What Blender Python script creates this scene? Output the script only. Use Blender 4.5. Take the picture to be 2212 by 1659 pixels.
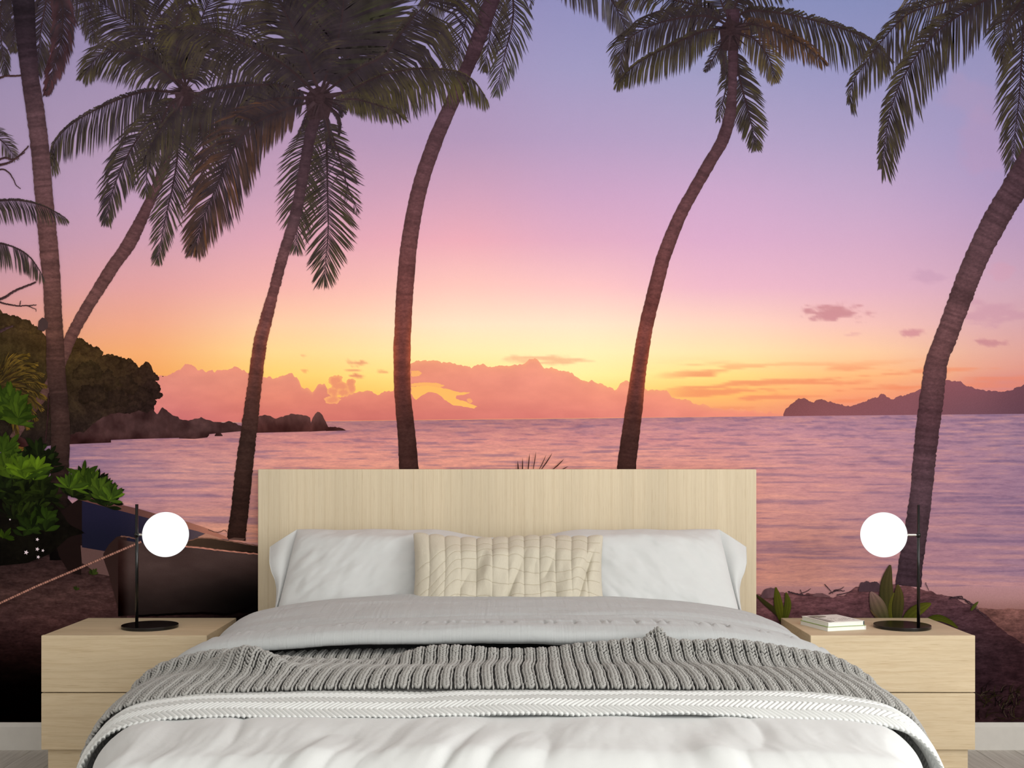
import bpy, bmesh, math, random
import numpy as np
from mathutils import Matrix, Vector
from mathutils.geometry import tessellate_polygon

for o in list(bpy.data.objects):
    bpy.data.objects.remove(o, do_unlink=True)
scn = bpy.context.scene
COL = scn.collection
random.seed(7)
rng = np.random.default_rng(11)

# ------------------------------------------------------------------ camera, world, light, exposure
# photo frame 2212 x 1659; x to the right, q = distance from the back wall (y = -q), z up
F_PX, D, H, VX, VY = 2487.0, 4.35, 1.10, 1097.5, 989.0
cam = bpy.data.cameras.new('camera')
cam.sensor_width = 36.0
cam.lens = 36.0 * F_PX / 2212.0
cam.shift_x = (1106.0 - VX) / 2212.0
cam.shift_y = (VY - 829.5) / 2212.0
cam_ob = bpy.data.objects.new('camera', cam)
cam_ob.location = (0, -D, H)
cam_ob.rotation_euler = (math.radians(90), 0, 0)
COL.objects.link(cam_ob)
scn.camera = cam_ob

world = bpy.data.worlds.new('world')
scn.world = world
world.use_nodes = True
world.node_tree.nodes['Background'].inputs[0].default_value = (0.92, 0.96, 1.0, 1)
world.node_tree.nodes['Background'].inputs[1].default_value = 0.6

def area(name, loc, rot, sx, sy, power, col=(1, 1, 1)):
    l = bpy.data.lights.new(name, 'AREA')
    l.shape = 'RECTANGLE'
    l.size, l.size_y, l.energy, l.color = sx, sy, power, col
    o = bpy.data.objects.new(name, l)
    o.location, o.rotation_euler = loc, rot
    COL.objects.link(o)
    return o
R = math.radians
# frontal fill added behind the camera; daylight through the window in the right wall
area('front_fill', (1.2, -5.90, 1.9), (R(90), 0, 0), 4.6, 2.2, 90, (1.0, 0.99, 0.97))
area('daylight_right', (2.92, -3.2, 1.7), (R(90), 0, R(90)), 2.7, 2.1, 110, (1.0, 0.99, 0.965))

scn.view_settings.view_transform = 'Standard'
scn.view_settings.look = 'None'
scn.view_settings.exposure = 0.0
scn.view_settings.gamma = 1.0
scn.view_settings.use_curve_mapping = False

# ------------------------------------------------------------------ helpers
def lin(c):
    c = np.asarray(c, float) / 255.0
    return np.where(c <= 0.04045, c / 12.92, ((c + 0.055) / 1.055) ** 2.4)

def rgba(c):
    return tuple(lin(c)) + (1.0,)

def hash2(ix, iy, seed):
    h = (ix.astype(np.int64) * 374761393 + iy.astype(np.int64) * 668265263 + seed * 1274126177) & 0x7fffffff
    h = ((h ^ (h >> 13)) * 1274126177) & 0x7fffffff
    h = h ^ (h >> 16)
    return (h & 0xffff) / 65535.0

def vn(x, y, seed=0):
    x, y = np.broadcast_arrays(np.asarray(x, float), np.asarray(y, float))
    ix, iy = np.floor(x), np.floor(y)
    fx, fy = x - ix, y - iy
    fx, fy = fx * fx * fx * (fx * (fx * 6 - 15) + 10), fy * fy * fy * (fy * (fy * 6 - 15) + 10)
    a, b = hash2(ix, iy, seed), hash2(ix + 1, iy, seed)
    c, d = hash2(ix, iy + 1, seed), hash2(ix + 1, iy + 1, seed)
    return (a + (b - a) * fx) * (1 - fy) + (c + (d - c) * fx) * fy

def fbm(x, y, seed=0, octv=4):
    s, a, t = 0, 0.5, 0
    for k in range(octv):
        s = s + a * vn(np.asarray(x) * 2 ** k, np.asarray(y) * 2 ** k, seed + k * 17)
        t += a
        a *= 0.5
    return s / t

def sstep(a, b, x):
    t = np.clip((np.asarray(x, float) - a) / (b - a), 0, 1)
    return t * t * (3 - 2 * t)

def catmull(pts, n):
    p = np.asarray(pts, float)
    p = np.vstack([2 * p[0] - p[1], p, 2 * p[-1] - p[-2]])
    m = len(p) - 3
    u = np.linspace(0, m, n)
    i = np.minimum(u.astype(int), m - 1)
    t = (u - i)[:, None]
    a, b, c, d = p[i], p[i + 1], p[i + 2], p[i + 3]
    return 0.5 * (2 * b + (c - a) * t + (2 * a - 5 * b + 4 * c - d) * t ** 2 + (3 * b - a - 3 * c + d) * t ** 3)

def resample(pts, n):
    pts = np.asarray(pts, float)
    s = np.r_[0, np.cumsum(np.linalg.norm(np.diff(pts, axis=0), axis=1))]
    u = np.linspace(0, s[-1], n)
    return np.stack([np.interp(u, s, pts[:, k]) for k in range(pts.shape[1])], 1), s[-1]

def link(o, parent=None):
    COL.objects.link(o)
    if parent is not None:
        o.parent = parent
        o.matrix_parent_inverse = Matrix.Translation(world_loc(parent)).inverted()
    return o

def world_loc(o):
    return Vector(o.get('_loc', (0, 0, 0)))

def empty(name, loc, label, cat, group=None):
    o = bpy.data.objects.new(name, None)
    o.location = loc
    o['_loc'] = loc
    o.empty_display_size = 0.1
    COL.objects.link(o)
    tag(o, label, cat, group)
    return o

def tag(o, label, cat=None, group=None, kind=None):
    if label: o['label'] = label
    if cat: o['category'] = cat
    if group: o['group'] = group
    if kind: o['kind'] = kind
    return o

def mesh_np(name, V, Fq, mat, parent=None, col=None, uv=None, smooth=False):
    """one mesh object from numpy verts and an (n,3) or (n,4) face array; col per vertex linear rgb, uv per vertex"""
    V = np.asarray(V, np.float32)
    me = bpy.data.meshes.new(name)
    faces = [np.asarray(f, np.int32) for f in (Fq if isinstance(Fq, list) else [Fq]) if len(f)]
    nl = sum(f.size for f in faces)
    npoly = sum(len(f) for f in faces)
    me.vertices.add(len(V))
    me.vertices.foreach_set('co', V.ravel())
    me.loops.add(nl)
    idx = np.concatenate([f.ravel() for f in faces])
    me.loops.foreach_set('vertex_index', idx)
    me.polygons.add(npoly)
    tot = np.concatenate([np.full(len(f), f.shape[1], np.int32) for f in faces])
    start = np.r_[0, np.cumsum(tot)[:-1]].astype(np.int32)
    me.polygons.foreach_set('loop_start', start)
    me.polygons.foreach_set('loop_total', tot)
    me.polygons.foreach_set('use_smooth', np.full(npoly, bool(smooth)))
    if col is not None:
        c = np.ones((len(V), 4), np.float32)
        c[:, :3] = col
        at = me.color_attributes.new('Col', 'FLOAT_COLOR', 'POINT')
        at.data.foreach_set('color', c.ravel())
    if uv is not None:
        l = me.uv_layers.new(name='UVMap')
        l.data.foreach_set('uv', np.asarray(uv, np.float32)[idx].ravel())
    me.update(calc_edges=True)
    me.validate()
    me.materials.append(mat)
    o = bpy.data.objects.new(name, me)
    return link(o, parent)

def grid_faces(nu, nv, off=0):
    i, j = np.meshgrid(np.arange(nu - 1), np.arange(nv - 1), indexing='ij')
    a = (i * nv + j).ravel() + off
    return np.stack([a, a + nv, a + nv + 1, a + 1], 1)

def grid_obj(name, P, mat, parent=None, uv=None, smooth=True, flip=False):
    nu, nv = P.shape[:2]
    f = grid_faces(nu, nv)
    if flip: f = f[:, ::-1]
    return mesh_np(name, P.reshape(-1, 3), f, mat, parent, uv=None if uv is None else uv.reshape(-1, 2), smooth=smooth)

def bm_obj(name, bm, mat, parent=None, smooth=False):
    me = bpy.data.meshes.new(name)
    bm.normal_update()
    bm.to_mesh(me)
    bm.free()
    me.materials.append(mat)
    if smooth:
        me.polygons.foreach_set('use_smooth', np.ones(len(me.polygons), bool))
    o = bpy.data.objects.new(name, me)
    return link(o, parent)

def bm_box(x0, x1, y0, y1, z0, z1, bev=0.0, seg=2, bm=None):
    b = bm or bmesh.new()
    r = bmesh.ops.create_cube(b, size=1.0)
    vs = r['verts']
    for v in vs:
        v.co = Vector(((x0 + x1) / 2 + v.co.x * (x1 - x0), (y0 + y1) / 2 + v.co.y * (y1 - y0), (z0 + z1) / 2 + v.co.z * (z1 - z0)))
    if bev:
        es = list({e for v in vs for e in v.link_edges})
        bmesh.ops.bevel(b, geom=es, offset=bev, segments=seg, affect='EDGES', profile=0.5)
    return b

def bm_cyl(p0, p1, r0, r1=None, seg=32, bm=None):
    b = bm or bmesh.new()
    p0, p1 = Vector(p0), Vector(p1)
    d = p1 - p0
    m = Matrix.Translation((p0 + p1) / 2) @ d.to_track_quat('Z', 'Y').to_matrix().to_4x4()
    bmesh.ops.create_cone(b, cap_ends=True, segments=seg, radius1=r0, radius2=r0 if r1 is None else r1, depth=d.length, matrix=m)
    return b

# ------------------------------------------------------------------ materials
class NT:
    def __init__(s, name):
        s.m = bpy.data.materials.new(name)
        s.m.use_nodes = True
        s.t = s.m.node_tree
        s.t.nodes.clear()
        s.out = s.t.nodes.new('ShaderNodeOutputMaterial')
    def n(s, typ, **kw):
        nd = s.t.nodes.new(typ)
        for k, v in kw.items():
            setattr(nd, k, v)
        return nd
    def l(s, a, b):
        s.t.links.new(a, b)
    def coord(s, which='Object', scale=(1, 1, 1), rot=(0, 0, 0)):
        tc = s.n('ShaderNodeTexCoord')
        mp = s.n('ShaderNodeMapping')
        mp.inputs['Scale'].default_value = scale
        mp.inputs['Rotation'].default_value = rot
        s.l(tc.outputs[which], mp.inputs['Vector'])
        return mp.outputs[0]
    def noise(s, vec, scale, detail=3, rough=0.5, dist=0.0):
        nd = s.n('ShaderNodeTexNoise')
        nd.inputs['Scale'].default_value = scale
        nd.inputs['Detail'].default_value = detail
        nd.inputs['Roughness'].default_value = rough
        nd.inputs['Distortion'].default_value = dist
        s.l(vec, nd.inputs['Vector'])
        return nd.outputs['Fac']
    def ramp(s, fac, stops, interp='LINEAR'):
        nd = s.n('ShaderNodeValToRGB')
        nd.color_ramp.interpolation = interp
        e = nd.color_ramp.elements
        while len(e) < len(stops):
            e.new(0.5)
        for k, (p, c) in enumerate(stops):
            e[k].position = p
            e[k].color = tuple(c) + (1,) if len(c) == 3 else c
        s.l(fac, nd.inputs[0])
        return nd.outputs[0]
    def mix(s, a, b, fac=1.0, mode='MULTIPLY'):
        nd = s.n('ShaderNodeMix', data_type='RGBA', blend_type=mode)
        nd.clamp_factor = True
        if isinstance(fac, (int, float)): nd.inputs[0].default_value = fac
        else: s.l(fac, nd.inputs[0])
        for k, v in ((6, a), (7, b)):
            if isinstance(v, tuple): nd.inputs[k].default_value = v
            else: s.l(v, nd.inputs[k])
        return nd.outputs[2]
    def bump(s, h, strength, dist=0.01, normal=None):
        nd = s.n('ShaderNodeBump')
        nd.inputs['Strength'].default_value = strength
        nd.inputs['Distance'].default_value = dist
        s.l(h, nd.inputs['Height'])
        if normal is not None: s.l(normal, nd.inputs['Normal'])
        return nd.outputs[0]
    def principled(s, col, rough=0.6, spec=0.3, metal=0.0, normal=None, sheen=0.0):
        b = s.n('ShaderNodeBsdfPrincipled')
        if isinstance(col, tuple): b.inputs['Base Color'].default_value = col
        else: s.l(col, b.inputs['Base Color'])
        b.inputs['Roughness'].default_value = rough
        b.inputs['Specular IOR Level'].default_value = spec
        b.inputs['Metallic'].default_value = metal
        b.inputs['Sheen Weight'].default_value = sheen
        if normal is not None: s.l(normal, b.inputs['Normal'])
        s.l(b.outputs[0], s.out.inputs[0])
        return s.m

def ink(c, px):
    """linear colour of the mural print for an sRGB colour at pixel column px (inverse of the room light painted in: lifted left, lowered right)"""
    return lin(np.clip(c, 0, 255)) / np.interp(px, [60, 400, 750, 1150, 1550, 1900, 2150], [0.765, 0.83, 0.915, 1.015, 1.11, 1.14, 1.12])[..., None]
def print_mat(name, layers=()):
    """matt wallpaper print: the printed colour comes per vertex, finer printed texture from stretched noise.
    layers: (scale xyz, noise scale, detail, roughness, [(pos, rgb multiplier)...])"""
    t = NT(name)
    at = t.n('ShaderNodeAttribute', attribute_name='Col')
    c = at.outputs['Color']
    for sc, ns, det, rg, stops in layers:
        f = t.noise(t.coord('Object', sc), ns, det, rg)
        # ramp colours are clamped to 0..1 by the ramp display only; values above 1 are kept
        c = t.mix(c, t.ramp(f, stops), 1.0, 'MULTIPLY')
    d = t.n('ShaderNodeBsdfDiffuse')
    t.l(c, d.inputs[0])
    t.l(d.outputs[0], t.out.inputs[0])
    return t.m

def g(v): return (v, v, v)
M = {}
M['print'] = print_mat('print_plain', [((1, 1, 1), 260, 2, 0.6, [(0.3, g(0.93)), (0.7, g(1.06))])])
M['print_sky'] = print_mat('print_sky', [((1, 1, 1), 420, 1, 0.6, [(0.3, g(0.985)), (0.7, g(1.015))])])
M['print_frond'] = print_mat('print_frond', [((1, 1, 1), 14, 3, 0.6, [(0.3, g(0.7)), (0.7, g(1.3))])])
M['print_trunk'] = print_mat('print_trunk', [
    ((1.0, 1, 1.7), 70, 5, 0.7, [(0.3, g(0.72)), (0.5, g(0.98)), (0.72, g(1.32))]),
    ((1.0, 1, 1.0), 9, 3, 0.6, [(0.3, g(0.8)), (0.7, g(1.2))])])
M['print_sea'] = print_mat('print_sea', [
    ((0.8, 1, 6.5), 13, 7, 0.68, [(0.30, (0.70, 0.69, 0.78)), (0.46, (0.93, 0.92, 0.95)), (0.56, (1.03, 1.02, 1.0)), (0.75, (1.15, 1.13, 1.06))]),
    ((1.6, 1, 11), 30, 4, 0.7, [(0.3, (0.84, 0.84, 0.90)), (0.7, (1.10, 1.09, 1.05))])])
M['print_foliage'] = print_mat('print_foliage', [
    ((1, 1, 1), 16, 5, 0.65, [(0.3, g(0.5)), (0.5, g(0.9)), (0.72, (1.5, 1.55, 1.3))]),
    ((1, 1, 1), 90, 3, 0.7, [(0.3, g(0.7)), (0.7, g(1.3))])])
M['print_rock'] = print_mat('print_rock', [
    ((1, 1, 0.6), 14, 5, 0.7, [(0.3, g(0.62)), (0.55, g(1.0)), (0.75, g(1.45))])])
M['print_sand'] = print_mat('print_sand', [
    ((0.6, 1, 2.2), 18, 7, 0.75, [(0.32, g(0.38)), (0.5, g(0.82)), (0.7, g(1.5))]),
    ((0.8, 1, 1.6), 70, 3, 0.7, [(0.3, g(0.7)), (0.7, g(1.3))])])

def wood(name, base, dark, axis='x', strength=1.0, pores=True):
    t = NT(name)
    if axis == 'x': sc_f, sc_b, sc_p = (1.1, 14, 14), (0.5, 3.2, 3.2), (5, 120, 120)
    else: sc_f, sc_b, sc_p = (44, 44, 0.5), (4.0, 4.0, 0.10), (210, 210, 5)
    v = t.coord('Object', sc_f)
    fine = t.noise(v, 6.0, 6, 0.65, 0.4)
    broad = t.noise(t.coord('Object', sc_b), 2.2, 3, 0.55, 0.3)
    # growth rings: distance field bent by noise
    tc = t.coord('Object', sc_b)
    w = t.n('ShaderNodeTexWave', wave_type='BANDS', bands_direction='Z' if axis == 'x' else 'X', wave_profile='SAW')
    w.inputs['Scale'].default_value = 3.0 if axis == 'x' else 2.2
    w.inputs['Distortion'].default_value = 14.0 if axis == 'x' else 7.0
    w.inputs['Detail'].default_value = 2.5
    w.inputs['Detail Scale'].default_value = 0.55
    t.l(tc, w.inputs['Vector'])
    c = t.ramp(broad, [(0.3, tuple(lin(base) * 0.93)), (0.7, tuple(np.minimum(lin(base) * 1.06, 1)))])
    c = t.mix(c, t.ramp(fine, [(0.35, tuple(lin(dark) / lin(base))), (0.6, g(1.0))]), 0.55 * strength)
    c = t.mix(c, t.ramp(w.outputs['Fac'], [(0.0, g(1.0)), (0.75, g(0.98)), (0.97, tuple(lin(dark) / lin(base)))]), 0.45 * strength)
    if pores:
        p = t.noise(t.coord('Object', sc_p), 3.0, 2, 0.6)
        c = t.mix(c, t.ramp(p, [(0.28, tuple(lin(dark) / lin(base) * 0.9)), (0.42, g(1.0))]), 0.7 * strength)
    nrm = t.bump(fine, 0.12, 0.002)
    return t.principled(c, 0.55, 0.25, normal=nrm)

M['oak_h'] = wood('light_oak_horizontal', (207, 189, 158), (181, 157, 121), 'x', 0.6)
M['oak_v'] = wood('light_oak_vertical', (212, 198, 171), (190, 170, 138), 'z', 0.6)

def plain(name, c, rough=0.6, spec=0.3, metal=0.0):
    t = NT(name)
    n = t.noise(t.coord('Object', (1, 1, 1)), 30, 3)
    col = t.mix(rgba(c), t.ramp(n, [(0.3, g(0.97)), (0.7, g(1.02))]), 1.0)
    return t.principled(col, rough, spec, metal)
M['white_paint'] = plain('white_wall_paint', (232, 230, 226), 0.7)
M['trim_paint'] = plain('white_trim_paint', (200, 197, 191), 0.5)
M['black_metal'] = plain('black_lacquered_metal', (10, 10, 9), 0.2, 0.45)
M['chrome'] = plain('brushed_steel', (200, 200, 195), 0.3, 0.5, 1.0)
M['paper'] = plain('book_paper', (236, 238, 234), 0.8, 0.1)
M['cover_white'] = plain('white_book_cover', (232, 232, 226), 0.45)
M['cover_dark'] = plain('dark_slate_cover', (62, 78, 80), 0.5)
M['ink_grey'] = plain('grey_cover_print', (140, 138, 126), 0.6)
M['ink_dark'] = plain('dark_grey_cover_print', (96, 94, 86), 0.6)
M['cover_green'] = plain('green_cover', (140, 170, 80), 0.5)
M['mattress'] = plain('mattress_ticking', (225, 224, 220), 0.9, 0.1)
t = NT('lamp_opal_glass')
e = t.n('ShaderNodeEmission')
e.inputs[0].default_value = (1, 1, 1, 1)
e.inputs[1].default_value = 1.05
t.l(e.outputs[0], t.out.inputs[0])
M['opal'] = t.m
# clear window glass
t = NT('window_glass')
gl = t.n('ShaderNodeBsdfGlass')
gl.inputs['IOR'].default_value = 1.05
gl.inputs['Roughness'].default_value = 0.0
t.l(gl.outputs[0], t.out.inputs[0])
M['glass'] = t.m

t = NT('grey_washed_floor_plank')
oi = t.n('ShaderNodeObjectInfo')
cc = t.coord('Object', (26, 1.5, 10))
f = t.noise(cc, 3.0, 6, 0.65, 0.5)
c = t.ramp(f, [(0.3, tuple(lin((172, 166, 158)))), (0.7, tuple(lin((206, 201, 194))))])
c = t.mix(c, t.ramp(oi.outputs['Random'], [(0.0, g(0.93)), (1.0, g(1.0))]), 1.0)
M['plank'] = t.principled(c, 0.55, 0.3)
M['subfloor'] = plain('floor_joint', (90, 86, 82), 0.9)

def fabric(name, c, weave=(900, 900), wave_str=0.15, wrinkle=0.0, rough=0.95, sheen=0.1, rib=None, mott=0.04):
    t = NT(name)
    uv = t.coord('UV', (1, 1, 1))
    n1 = t.noise(t.coord('UV', (weave[0], weave[1], 1)), 1.0, 2, 0.6)
    n2 = t.noise(uv, 9.0, 3, 0.6)
    col = t.mix(rgba(c), t.ramp(n2, [(0.3, g(1 - mott)), (0.7, g(1.0))]), 1.0)
    col = t.mix(col, t.ramp(n1, [(0.3, g(0.92)), (0.65, g(1.0))]), 1.0)
    h = n1
    nrm = t.bump(n1, wave_str, 0.0012)
    if rib:
        n3 = t.noise(t.coord('UV', (rib, 3.0, 1)), 1.0, 3, 0.7, 0.3)
        nrm = t.bump(n3, 0.32, 0.003, nrm)
    if wrinkle:
        n4 = t.noise(t.coord('UV', (1, 1, 1)), 24, 3, 0.5, 0.8)
        nrm = t.bump(n4, wrinkle, 0.006, nrm)
    return t.principled(col, rough, 0.12, normal=nrm, sheen=sheen)

M['white_cotton'] = fabric('white_cotton', (203, 205, 204), wrinkle=0.15)
M['grey_ribbed'] = fabric('grey_ribbed_cotton', (178, 181, 181), rib=150, wrinkle=0.2)
M['herringbone'] = fabric('white_quilted_cotton', (210, 212, 210), wrinkle=0.0)
M['knit'] = fabric('grey_chunky_yarn', (160, 159, 155), weave=(60, 60), wave_str=0.3, mott=0.1)
M['knit_gap_shade'] = fabric('gap_shade_backing', (92, 92, 90))  # yarn colour darkened to stand for shade between the stitches
M['linen'] = fabric('beige_linen', (198, 191, 173), weave=(700, 90), wave_str=0.4, mott=0.05)
M['thread'] = plain('brown_stitching', (160, 147, 120), 0.9)

# ------------------------------------------------------------------ room
RX, RY0, RZ = 2.95, -5.95, 3.06
def wall_box(name, *a, mat='white_paint'):
    o = bm_obj(name, bm_box(*a), M[mat])
    o['kind'] = 'structure'
    return o
wall_box('wall_back', -RX - 0.12, RX + 0.12, 0.0, 0.12, 0, RZ)
wall_box('ceiling', -RX - 0.12, RX + 0.12, RY0 - 0.12, 0.12, RZ, RZ + 0.1)
wall_box('wall_left', -RX - 0.12, -RX, RY0, 0, 0, RZ)
def wall_with_hole(name, axis, pos, thick, a0, a1, h0, h1, z0, z1):
    b = bmesh.new()
    lo, hi = min(pos, pos + thick), max(pos, pos + thick)
    for s0, s1, t0, t1 in ((a0, h0, 0, RZ), (h1, a1, 0, RZ), (h0, h1, 0, z0), (h0, h1, z1, RZ)):
        if axis == 'x': bm_box(lo, hi, s0, s1, t0, t1, bm=b)
        else: bm_box(s0, s1, lo, hi, t0, t1, bm=b)
    o = bm_obj(name, b, M['white_paint'])
    o['kind'] = 'structure'
    return o
wall_with_hole('wall_right', 'x', RX, 0.12, RY0, 0, -4.60, -1.80, 0.60, 2.80)
wall_with_hole('wall_front', 'y', RY0, -0.12, -RX, RX, -1.15, 2.75, 0.75, 3.0)
def window(name, axis, c0, c1, z0, z1, pos):
    b = bmesh.new()
    w = 0.06
    mid = (c0 + c1) / 2
    for s0, s1, t0, t1 in ((c0, c0 + w, z0, z1), (c1 - w, c1, z0, z1), (c0, c1, z0, z0 + w), (c0, c1, z1 - w, z1), (mid - w / 2, mid + w / 2, z0, z1)):
        if axis == 'x': bm_box(pos, pos + 0.05, s0, s1, t0, t1, bm=b)
        else: bm_box(s0, s1, pos - 0.05, pos, t0, t1, bm=b)
    o = bm_obj(name, b, M['trim_paint'])
    o['kind'] = 'structure'
    for s0, s1 in ((c0 + w, mid - w / 2), (mid + w / 2, c1 - w)):
        if axis == 'x': pb_ = bm_box(pos + .02, pos + .026, s0, s1, z0 + w, z1 - w)
        else: pb_ = bm_box(s0, s1, pos - .026, pos - .02, z0 + w, z1 - w)
        bm_obj('pane', pb_, M['glass'], o)
window('window_1', 'x', -4.60, -1.80, 0.60, 2.80, RX + 0.04)
window('added_window', 'y', -1.15, 2.75, 0.75, 3.0, RY0 - 0.04)  # unseen window added to house the frontal fill light

# floor with separate planks running towards the back wall
fl = bm_obj('floor', bm_box(-RX - 0.12, RX + 0.12, RY0 - 0.12, 0.12, -0.06, -0.012), M['subfloor'])
fl['kind'] = 'structure'
PW, GAP = 0.1421, 0.0016
b = bm_box(-PW / 2 + GAP / 2, PW / 2 - GAP / 2, -0.745, 0.745, -0.012, 0.0, 0.0008, 1)
plank0 = None
k0 = math.floor((-RX - 1.7605) / PW)
x = 1.7605 + (k0 + 0.5) * PW
i = 0
while x - PW / 2 < RX:
    off = [0.0, 0.52, 1.04, 0.27, 0.8][i % 5]
    y = off
    while y > RY0 - 0.8:
        cy = y - 0.745
        if plank0 is None:
            plank0 = bm_obj('plank', b, M['plank'], fl)
            p = plank0
        else:
            p = plank0.copy()
            COL.objects.link(p)
        p.location = (x, cy, 0)
        y -= 1.492
    x += PW
    i += 1

# baseboard with a chamfered top
def baseboard(name, x0, x1):
    prof = [(0.0, 0.0), (-0.018, 0.0), (-0.018, 0.0865), (-0.006, 0.1015), (0.0, 0.1015)]
    V = [(x, y, z) for x in (x0, x1) for y, z in prof]
    n = len(prof)
    Fc = [[i, (i + 1) % n, n + (i + 1) % n, n + i] for i in range(n)]
    o = mesh_np(name, V, np.array(Fc), M['trim_paint'])
    o['kind'] = 'structure'
baseboard('baseboard_back', -RX, RX)

# ------------------------------------------------------------------ wallpaper mural (a flat print on the back wall)
S0 = F_PX / D
mural = empty('wall_mural', (0, 0, 0.1), 'wall-wide printed photo mural of palms, sunset sea and beach behind the bed', 'mural')
LAYER = [0]
def mxyz(P, layer, jit=0.0):
    P = np.asarray(P, float)
    y = -(0.0006 + layer * 0.000025) - 0.5 * jit
    return np.stack([(P[:, 0] - VX) / S0, np.broadcast_to(y, (len(P),)), H - (P[:, 1] - VY) / S0], 1)

def nxt():
    LAYER[0] += 1
    return LAYER[0]

def mgrid(name, X, Y, colrgb, mat, parent, layer=None):
    """printed patch on a grid of pixel positions (nu,nv); colours sRGB 0..255 per vertex"""
    nu, nv = X.shape
    V = mxyz(np.stack([X.ravel(), Y.ravel()], 1), nxt() if layer is None else layer)
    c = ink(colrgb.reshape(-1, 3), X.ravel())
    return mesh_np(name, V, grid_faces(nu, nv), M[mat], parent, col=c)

def band(name, top, bot, nx, ny, colfn, mat, parent, jag=0.0, jscale=0.08, seed=1):
    """area between an upper outline and a lower outline, upper edge roughened"""
    top, bot = np.asarray(top, float), np.asarray(bot, float)
    xs = np.linspace(top[0, 0], top[-1, 0], nx)
    yt = np.interp(xs, top[:, 0], top[:, 1])
    if jag:
        yt = yt + jag * (fbm(xs * jscale, 0 * xs, seed, 5) - 0.5) * 2
    yb = np.interp(xs, bot[:, 0], bot[:, 1])
    v = np.linspace(0, 1, ny)
    X = np.repeat(xs[:, None], ny, 1)
    Y = yt[:, None] * (1 - v) + yb[:, None] * v
    return mgrid(name, X, Y, colfn(X, Y), mat, parent)

def poly(name, pts, col, mat, parent, colfn=None):
    pts = np.asarray(pts, float)
    tri = tessellate_polygon([[Vector((p[0], p[1], 0)) for p in pts]])
    V = mxyz(pts, nxt())
    c = np.broadcast_to(np.asarray(col, float), (len(pts), 3)) if colfn is None else colfn(pts[:, 0], pts[:, 1])
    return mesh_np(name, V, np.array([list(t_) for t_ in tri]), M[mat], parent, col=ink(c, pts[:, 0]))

def mnode(name, label=None):
    o = bpy.data.objects.new(name, None)
    o.location = (0, 0, 0.1)
    o['_loc'] = (0, 0, 0.1)
    COL.objects.link(o)
    o.parent = mural
    o.matrix_parent_inverse = Matrix.Translation((0, 0, 0.1)).inverted()
    if label: o['label'] = label
    return o

def table(xs, ys, rows):
    T = np.asarray(rows, float)   # (ny, nx, 3)
    def fn(X, Y):
        X, Y = np.asarray(X, float), np.asarray(Y, float)
        i = np.clip(np.searchsorted(xs, X) - 1, 0, len(xs) - 2)
        j = np.clip(np.searchsorted(ys, Y) - 1, 0, len(ys) - 2)
        xa, ya = np.asarray(xs, float), np.asarray(ys, float)
        u = np.clip((X - xa[i]) / (xa[i + 1] - xa[i]), 0, 1)[..., None]
        w = np.clip((Y - ya[j]) / (ya[j + 1] - ya[j]), 0, 1)[..., None]
        u = u * u * (3 - 2 * u) * 0.5 + u * 0.5
        return (T[j, i] * (1 - u) + T[j, i + 1] * u) * (1 - w) + (T[j + 1, i] * (1 - u) + T[j + 1, i + 1] * u) * w
    return fn

sky_fn = table([0, 300, 600, 1000, 1250, 1550, 1850, 2212], [0, 150, 300, 420, 520, 620, 700, 760, 810, 850, 905], [
    [(140, 134, 184), (144, 136, 186), (146, 140, 188), (150, 146, 200), (147, 148, 204), (141, 148, 203), (138, 147, 203), (138, 144, 200)],
    [(151, 139, 183), (156, 142, 186), (160, 145, 190), (162, 151, 200), (160, 156, 206), (158, 158, 207), (152, 152, 205), (156, 152, 204)],
    [(162, 143, 182), (172, 150, 188), (178, 150, 190), (176, 152, 195), (178, 158, 204), (178, 162, 208), (172, 160, 207), (160, 151, 203)],
    [(172, 146, 180), (186, 154, 188), (198, 158, 188), (206, 162, 192), (202, 164, 202), (202, 168, 208), (192, 166, 205), (174, 154, 198)],
    [(184, 148, 174), (200, 156, 178), (220, 166, 184), (232, 172, 188), (222, 172, 198), (216, 172, 206), (208, 170, 202), (188, 158, 192)],
    [(200, 150, 160), (220, 160, 162), (240, 180, 176), (249, 199, 192), (248, 197, 199), (234, 184, 204), (224, 178, 200), (204, 166, 188)],
    [(212, 150, 134), (232, 166, 140), (250, 206, 170), (254, 228, 200), (254, 229, 204), (252, 214, 196), (242, 194, 188), (214, 168, 176)],
    [(218, 148, 110), (238, 170, 116), (252, 216, 150), (255, 236, 180), (255, 240, 188), (255, 228, 178), (250, 206, 166), (222, 166, 158)],
    [(222, 146, 100), (236, 162, 96), (253, 210, 118), (255, 232, 148), (255, 240, 165), (255, 224, 140), (252, 190, 132), (224, 154, 140)],
    [(220, 140, 96), (228, 148, 90), (250, 190, 96), (254, 214, 116), (255, 222, 128), (255, 196, 112), (246, 164, 120), (212, 136, 132)],
    [(205, 120, 100), (212, 130, 98), (236, 150, 100), (246, 170, 104), (246, 170, 112), (240, 150, 118), (226, 132, 120), (190, 116, 122)],
])
_sky = sky_fn
def sky_fn(X, Y):
    c = _sky(X, Y)
    c[..., 2] *= 1 - 0.03 * sstep(520, 250, Y)
    return c
def blob(X, Y, cx, cy, rx, ry, seed, sharp=0.25, sx=0.03, sy=0.09, amp=0.9):
    d = np.hypot((X - cx) / rx, (Y - cy) / ry)
    n = fbm(X * sx, Y * sy, seed, 5) - 0.5
    return sstep(1.0 + sharp, 1.0 - sharp * 2, d + n * amp * 2)
xs = np.linspace(-420, 2620, 761)
ys = np.linspace(-128, 912, 261)
X, Y = np.meshgrid(xs, ys, indexing='ij')
C = sky_fn(X, Y)
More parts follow.
